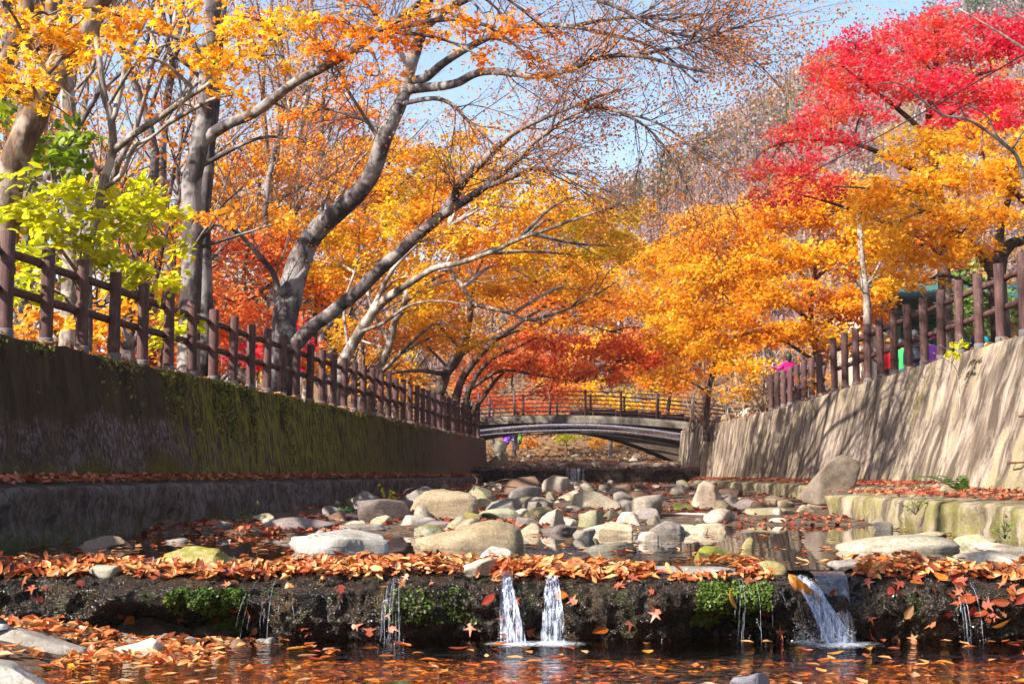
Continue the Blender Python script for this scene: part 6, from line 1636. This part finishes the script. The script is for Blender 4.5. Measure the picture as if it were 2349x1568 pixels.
person('person in a green jacket and blue jeans half hidden by a fence post', at_bank(2070, 36.5), -.3, 1.72, cloth('green', (.04, .42, .12)), cloth('jeans', (.03, .10, .28)), M_hair, None, .0)
man = person('man like figure'.replace('man like figure', 'person') + ' with greying hair and navy jacket carrying a dark grey backpack', at_bank(2101, 34.6), .05, 1.74, cloth('navy_jacket', (.035, .04, .10)), cloth('grey_trousers', (.17, .17, .27)), M_hairg)
child = person('person in a pink hat and purple patterned jacket right of the grey backpack', at_bank(2140, 33.8), .2, 1.52, cloth('purple', (.36, .10, .62)), cloth('violet', (.20, .12, .42)), M_hair, None, .05, plain('pink_cap', (.80, .05, .35), .8))
person('person in a blue top seen low between two right fence posts', at_bank(2212, 40), .4, 1.40, cloth('blue', (.02, .10, .45)), cloth('charcoal', (.04, .04, .05)), M_hair)
capman = person('person in a bright blue cap and dark jacket carrying a turquoise backpack', at_bank(2254, 33.4), -.15, 1.72, cloth('dark_blue', (.03, .04, .09)), cloth('black_trousers', (.03, .03, .04)), M_hairg, None, 0, plain('blue_cap', (.02, .10, .55), .7))
def backpack(label, owner, body, trim, h, w=.32):
    s = owner.scale.x; a = owner.rotation_euler.z; off = (0 * s, -.205 * s, 1.20 * s)
    l = owner.location; th = thing('backpack', label, 'backpack', (l[0] - math.sin(a) * off[1], l[1] + math.cos(a) * off[1], l[2] + off[2])); th.rotation_euler = (0, 0, a)
    pv, pf = ico(3); q = np.sign(pv) * np.abs(pv) ** .55; m_ = MB(); m_.add(q * np.array([w / 2, .10, h / 2]), None, pf); m_.build('pack', body, th)
    m_ = MB(); m_.add(q * np.array([w * .36, .05, h * .2]) + np.array([0, -.085, -h * .2]), None, pf); m_.build('pocket', trim, th)
    m_ = MB(); m_.tube([[-w * .35, -.106, h * .2], [0, -.118, h * .24], [w * .35, -.106, h * .2]], .010, 6); m_.build('piping', trim, th)
    for sx in (-1, 1):
        m_ = MB(); m_.tube(smooth_line([[sx * .10, .03, h * .46], [sx * .12, .12, h * .52], [sx * .13, .26, h * .40], [sx * .14, .30, .0], [sx * .15, .16, -h * .3], [sx * .13, .06, -h * .4]], 4), .018, 6); m_.build('strap', trim, th)
backpack('dark grey backpack worn by the person with greying hair', man, cloth('pack_grey', (.06, .065, .08)), cloth('pack_trim', (.13, .14, .17)), .52)
backpack('turquoise and navy backpack worn by the person in the blue cap', capman, cloth('pack_teal', (.01, .42, .48)), cloth('pack_navy', (.03, .06, .18)), .48)
sit = {'lknee': (-.16, .30, .80), 'rknee': (.16, .30, .80), 'lankle': (-.15, .26, .50), 'rankle': (.15, .26, .50), 'ltoe': (-.15, .38, .46), 'rtoe': (.15, .38, .46), 'lelb': (-.26, .06, 1.12), 'relb': (.26, .06, 1.12), 'lwri': (-.14, .24, 1.06), 'rwri': (.14, .24, 1.06), 'lpalm': (-.10, .29, 1.04), 'rpalm': (.10, .29, 1.04)}
for X, rz, c, nm in ((1163, 2.4, (.20, .03, .50), 'purple'), (1180, 3.4, (.05, .06, .30), 'dark blue'), (1192, 2.0, (.12, .26, .03), 'green')):
    d = 80.0; x = (X - 1174.5) / F * d; z = float(P(X, 1020, d)[2])
    person('person in %s sitting on the bank seen under the bridge' % nm, (x, d, z - .75), rz, 1.7, cloth('far_' + nm.replace(' ', '_'), c), cloth('far_trousers', (.05, .05, .07)), M_hair, sit)

# ------------------------------------------------------------------ house, cable
M_cream = plain('cream_render', (.52, .44, .34), .85, .2, 0, .15, 1.5); M_teal = plain('teal_boards', (.08, .16, .145), .7, .3, 0, .2, 3); M_tealr = plain('teal_roof', (.03, .10, .095), .6, .3, 0, .2, 2)
house = thing('house', 'cream house with a teal boarded porch behind the right fence', 'house', (14.5, 49, 2.4))
def hb(name, c, s, mat, par=None):
    m_ = MB(); m_.box(np.array(c) - np.array([14.5, 49, 2.4]), s); return m_.build(name, mat, par or house, smooth=False)
hb('wall', (12.0, 48.6, 4.2), (.9, 5.0, 4.2), M_cream)
hb('wall', (15.9, 49.6, 4.2), (6.9, 3.0, 4.2), M_cream)
for i in range(15): hb('board', (14.0, 48.06 - .004 * (i % 2), 2.55 + i * .24), (3.05, .04, .225), M_teal)
hb('corner_post', (12.55, 46.06, 4.1), (.16, .16, 3.7), M_teal); hb('porch_post', (15.4, 46.1, 4.1), (.16, .16, 3.7), M_teal)
hb('porch_beam', (14.6, 46.05, 5.95), (6.4, .2, .28), M_teal)
for i in range(9): hb('porch_ceiling_board', (14.6, 46.25 + i * .22, 5.78), (6.0, .2, .03), M_teal)
for i in range(7): hb('rafter', (12.2 + i * .9, 45.7, 6.2), (.09, .9, .14), M_teal)
m_ = MB(); m_.add(np.array([[12.0, 45.2, 6.3], [19.6, 45.2, 6.3], [19.6, 49, 7.3], [12.0, 49, 7.3], [12.0, 52.6, 6.3], [19.6, 52.6, 6.3]]) - np.array([14.5, 49, 2.4]), [[0, 1, 2, 3], [3, 2, 5, 4]])
o = m_.build('roof', M_tealr, house, smooth=False); sol = o.modifiers.new('Solidify', 'SOLIDIFY'); sol.thickness = .14
w_ = hb('window', (13.6, 48.03, 4.6), (.9, .06, 1.1), plain('dark_glass', (.03, .05, .06), .08, .6)); hb('window_frame', (13.6, 48.0, 5.18), (1.04, .05, .07), M_cream, w_) ; hb('window_sill', (13.6, 47.98, 4.02), (1.04, .09, .06), M_cream, w_)
hb('door', (12.0, 46.08, 3.55), (.7, .06, 2.1), plain('white_door', (.72, .70, .66), .5))
ct = [(2440, 70, 15.6), (2349, 125, 17), (2230, 194, 18.6), (2110, 262, 20.4), (1900, 375, 24.4), (1750, 450, 28), (1600, 517, 33), (1470, 562, 38), (1300, 610, 45), (1120, 655, 52)]
m_ = MB(); m_.tube(smooth_line(trace(ct), 8), .009, 6); m_.build('overhead_cable', plain('cable_black', (.02, .02, .022), .5), label='thin black cable sloping across the right maples', cat='cable')

# ------------------------------------------------------------------ driftwood and small plants
dr = np.random.default_rng(31)
M_drift = bark_mat('driftwood', (.08, .05, .035), (.22, .15, .11), (.30, .24, .2), 3)
def stick(label, base, segs, r):
    th = thing('driftwood', label, 'driftwood', tuple(base)); m_ = MB()
    for pts, r0 in segs: m_.tube(smooth_line(np.array(pts) - base, 4), np.linspace(r0, r0 * .25, (len(pts) - 1) * 4 + 1), 6)
    m_.build('branch', M_drift, th)
b = PZ(1075, 1150, .15); d = b[1]
stick('tangle of grey driftwood lying between the boulders left of centre', b, [([P(1050, 1138, d), P(1085, 1122, d + .3), P(1130, 1112, d + .4), P(1185, 1118, d + .5)], .035), ([P(1040, 1125, d), P(1075, 1140, d), P(1110, 1160, d - .3)], .025), ([P(1085, 1124, d), P(1095, 1100, d), P(1083, 1088, d)], .012), ([P(1100, 1118, d), P(1150, 1100, d + .2), P(1180, 1098, d + .2)], .012), ([P(1060, 1132, d), P(1105, 1128, d), P(1160, 1132, d)], .018)], .03)
b = PZ(925, 1165, .1); d = b[1]
stick('thin bent stick rising left of the squarish tan boulder', b, [([P(915, 1160, d), P(930, 1125, d), P(965, 1116, d)], .012)], .012)
def leafy(name, label, base, stems, leafm, size, nl, kind, seed, cat='plant'):
    r = np.random.default_rng(seed); th = thing(name, label, cat, tuple(base)); a, c = MB(), MB()
    for tip in stems:
        t = np.array(tip) - base; q = smooth_line([np.zeros(3), t * .5 + np.array([0, 0, .08 * np.linalg.norm(t)]), t], 6); a.tube(q, np.linspace(.006, .002, len(q)), 4)
        i = r.integers(3, len(q), nl); leaves(c, q[i] + r.normal(0, size * .4, (nl, 3)), r.normal(0, .6, (nl, 3)) + np.array([0, -.3, 1]), r.uniform(.7, 1.2, nl) * size, kind, r=r)
    a.build('stem', M_twig, th); c.build('foliage', leafm, th)
b = PZ(885, 1168, .1); d = b[1]
leafy('seedling', 'yellow green leafy seedling between the rocks left of centre', b, [P(872, 1112, d), P(895, 1118, d), P(905, 1130, d), P(880, 1130, d), P(912, 1145, d)], ML['lime'], .075, 10, 'broad', 1)
b = PZ(800, 1175, .08); d = b[1]
leafy('creeper', 'low bright green creeper among the leaves below the left ledge', b, [P(760 + 12 * k, 1166 + (k % 3) * 4, d + .1 * (k % 2)) for k in range(8)], leaf_mat('leaf_creeper', [(.03, .12, .02), (.05, .22, .05), (.10, .30, .06), (.2, .4, .05)], .4), .07, 7, 'broad', 2)
b = np.array([(1030 - 1174.5) / F * 23, 23, .1])
leafy('dry_stem', 'two dry brown stems standing behind the squarish tan boulder', b, [P(1030, 1085, 23), P(1037, 1096, 23), P(1024, 1100, 23)], ML['rust'], .05, 4, 'oval', 3)
M_weed = leaf_mat('leaf_weed', [(.06, .12, .01), (.12, .2, .02), (.2, .26, .03)], .4)
for X, Y, dd, sd, lb in ((560, 1195, 17.6, 4, 'fringe of small green weeds at the end of the near left ledge'), (2305, 1235, 13.6, 5, 'tuft of grassy weeds on the mossy right ledge'), (2100, 1180, 17, 6, 'small green weed hanging from the right ledge')):
    b = P(X, Y, dd)
    leafy('weed', lb, b, [b + np.array([dr.normal(0, .10), -.05, dr.uniform(.08, .24)]) for _ in range(7)], M_weed, .045, 6, 'oval', sd)
# fern
fb = np.array([5.75, 18.3, .42]); fern = thing('fern', 'green fern growing on the right ledge at the foot of the wall', 'fern', tuple(fb)); M_fern = leaf_mat('leaf_fern', [(.03, .12, .015), (.06, .20, .03), (.14, .28, .04), (.3, .34, .05)], .45)
for k in range(9):
    a = -math.pi * (.1 + .8 * k / 8) + dr.normal(0, .15); L = dr.uniform(.32, .52); t = np.linspace(0, 1, 12)
    q = np.stack([np.cos(a) * L * t - .25 * t, np.sin(a) * L * t * .6 - .02, .40 * L * np.sin(t * 2.2) + .06 * t], -1)
    m_ = MB(); m_.tube(q, .004, 4); ps = np.repeat(q[2:], 2, 0); tg = np.repeat(np.gradient(q, axis=0)[2:], 2, 0); tg /= np.linalg.norm(tg, axis=1)[:, None]
    sd_ = np.cross(tg, [0, 0, 1]); sgn = np.tile([1, -1], len(ps) // 2)[:, None]; sd_ = sd_ / np.linalg.norm(sd_, axis=1)[:, None] * sgn
    ln = .11 * (1 - np.repeat(t[2:], 2)) + .02; nn = np.cross(sd_, tg) * sgn
    for pp_, dd_, l_, tt_ in zip(ps, sd_, ln, tg): m_.add([pp_, pp_ + dd_ * l_ * .5 + tt_ * .016, pp_ + dd_ * l_ + tt_ * .02, pp_ + dd_ * l_ * .5 - tt_ * .010], None, [[0, 1, 2], [0, 2, 3]])
    m_.build('frond', M_fern, fern)

# ------------------------------------------------------------------ shoe at the left edge
sx0, sy0, sz0 = -3.37, 8.8, -.265
shoe = thing('shoe', 'toe of a black sports shoe with a white sole at the left edge', 'shoe', (sx0, sy0, sz0))
t = np.linspace(0, 1, 16); prof_w = .045 * (np.sin(np.pi * np.clip(t * .9 + .08, 0, 1)) ** .45); prof_h = np.interp(t, [0, .25, .5, .8, 1], [.105, .10, .085, .06, .02])
def shoe_part(name, z0, hf, wf, mat):
    G = []
    for ti, w_, h_ in zip(t, prof_w, prof_h):
        a = np.linspace(0, np.pi, 12); G.append(np.stack([np.full(12, ti * .29), np.cos(a) * w_ * wf, z0 + np.sin(a) ** .6 * h_ * hf], -1))
    G = np.array(G); m_ = MB(); m_.grid(G); n = len(G[0]); m_.add(np.vstack([G[-1], G[-1].mean(0)]), None, [[i, i + 1, n] for i in range(n - 1)]); m_.add(np.vstack([G[0], G[0].mean(0)]), None, [[i + 1, i, n] for i in range(n - 1)]); m_.build(name, mat, shoe)
shoe_part('upper', .022, 1.0, .94, plain('black_fabric', (.012, .012, .016), .6, .3, 0, .2, 60, .3)); 
G = []
for z, w_ in ((0, .96), (.012, 1.05), (.028, 1.04), (.034, .98)): 
    ring = np.vstack([np.stack([t * .29, prof_w * w_, 0 * t + z], -1), np.stack([t * .29, -prof_w * w_, 0 * t + z], -1)[::-1]]); G.append(np.vstack([ring, ring[:1]]))
m_ = MB(); m_.grid(np.array(G)); m_.build('sole', plain('white_rubber', (.72, .72, .74), .5), shoe)

# ------------------------------------------------------------------ thin autumn haze
hz = NT('haze')
v_ = hz.n('VolumePrincipled', {'Color': (.86, .88, 1.0, 1), 'Density': .0003, 'Anisotropy': .3})
hz.t.links.new(v_.outputs[0], hz.out.inputs['Volume'])
m_ = MB(); m_.box((0, 320, 84), (1400, 1100, 180)); m_.build('haze', hz.m, smooth=False, kind='stuff', label='thin pale autumn haze in the valley air', cat='haze')
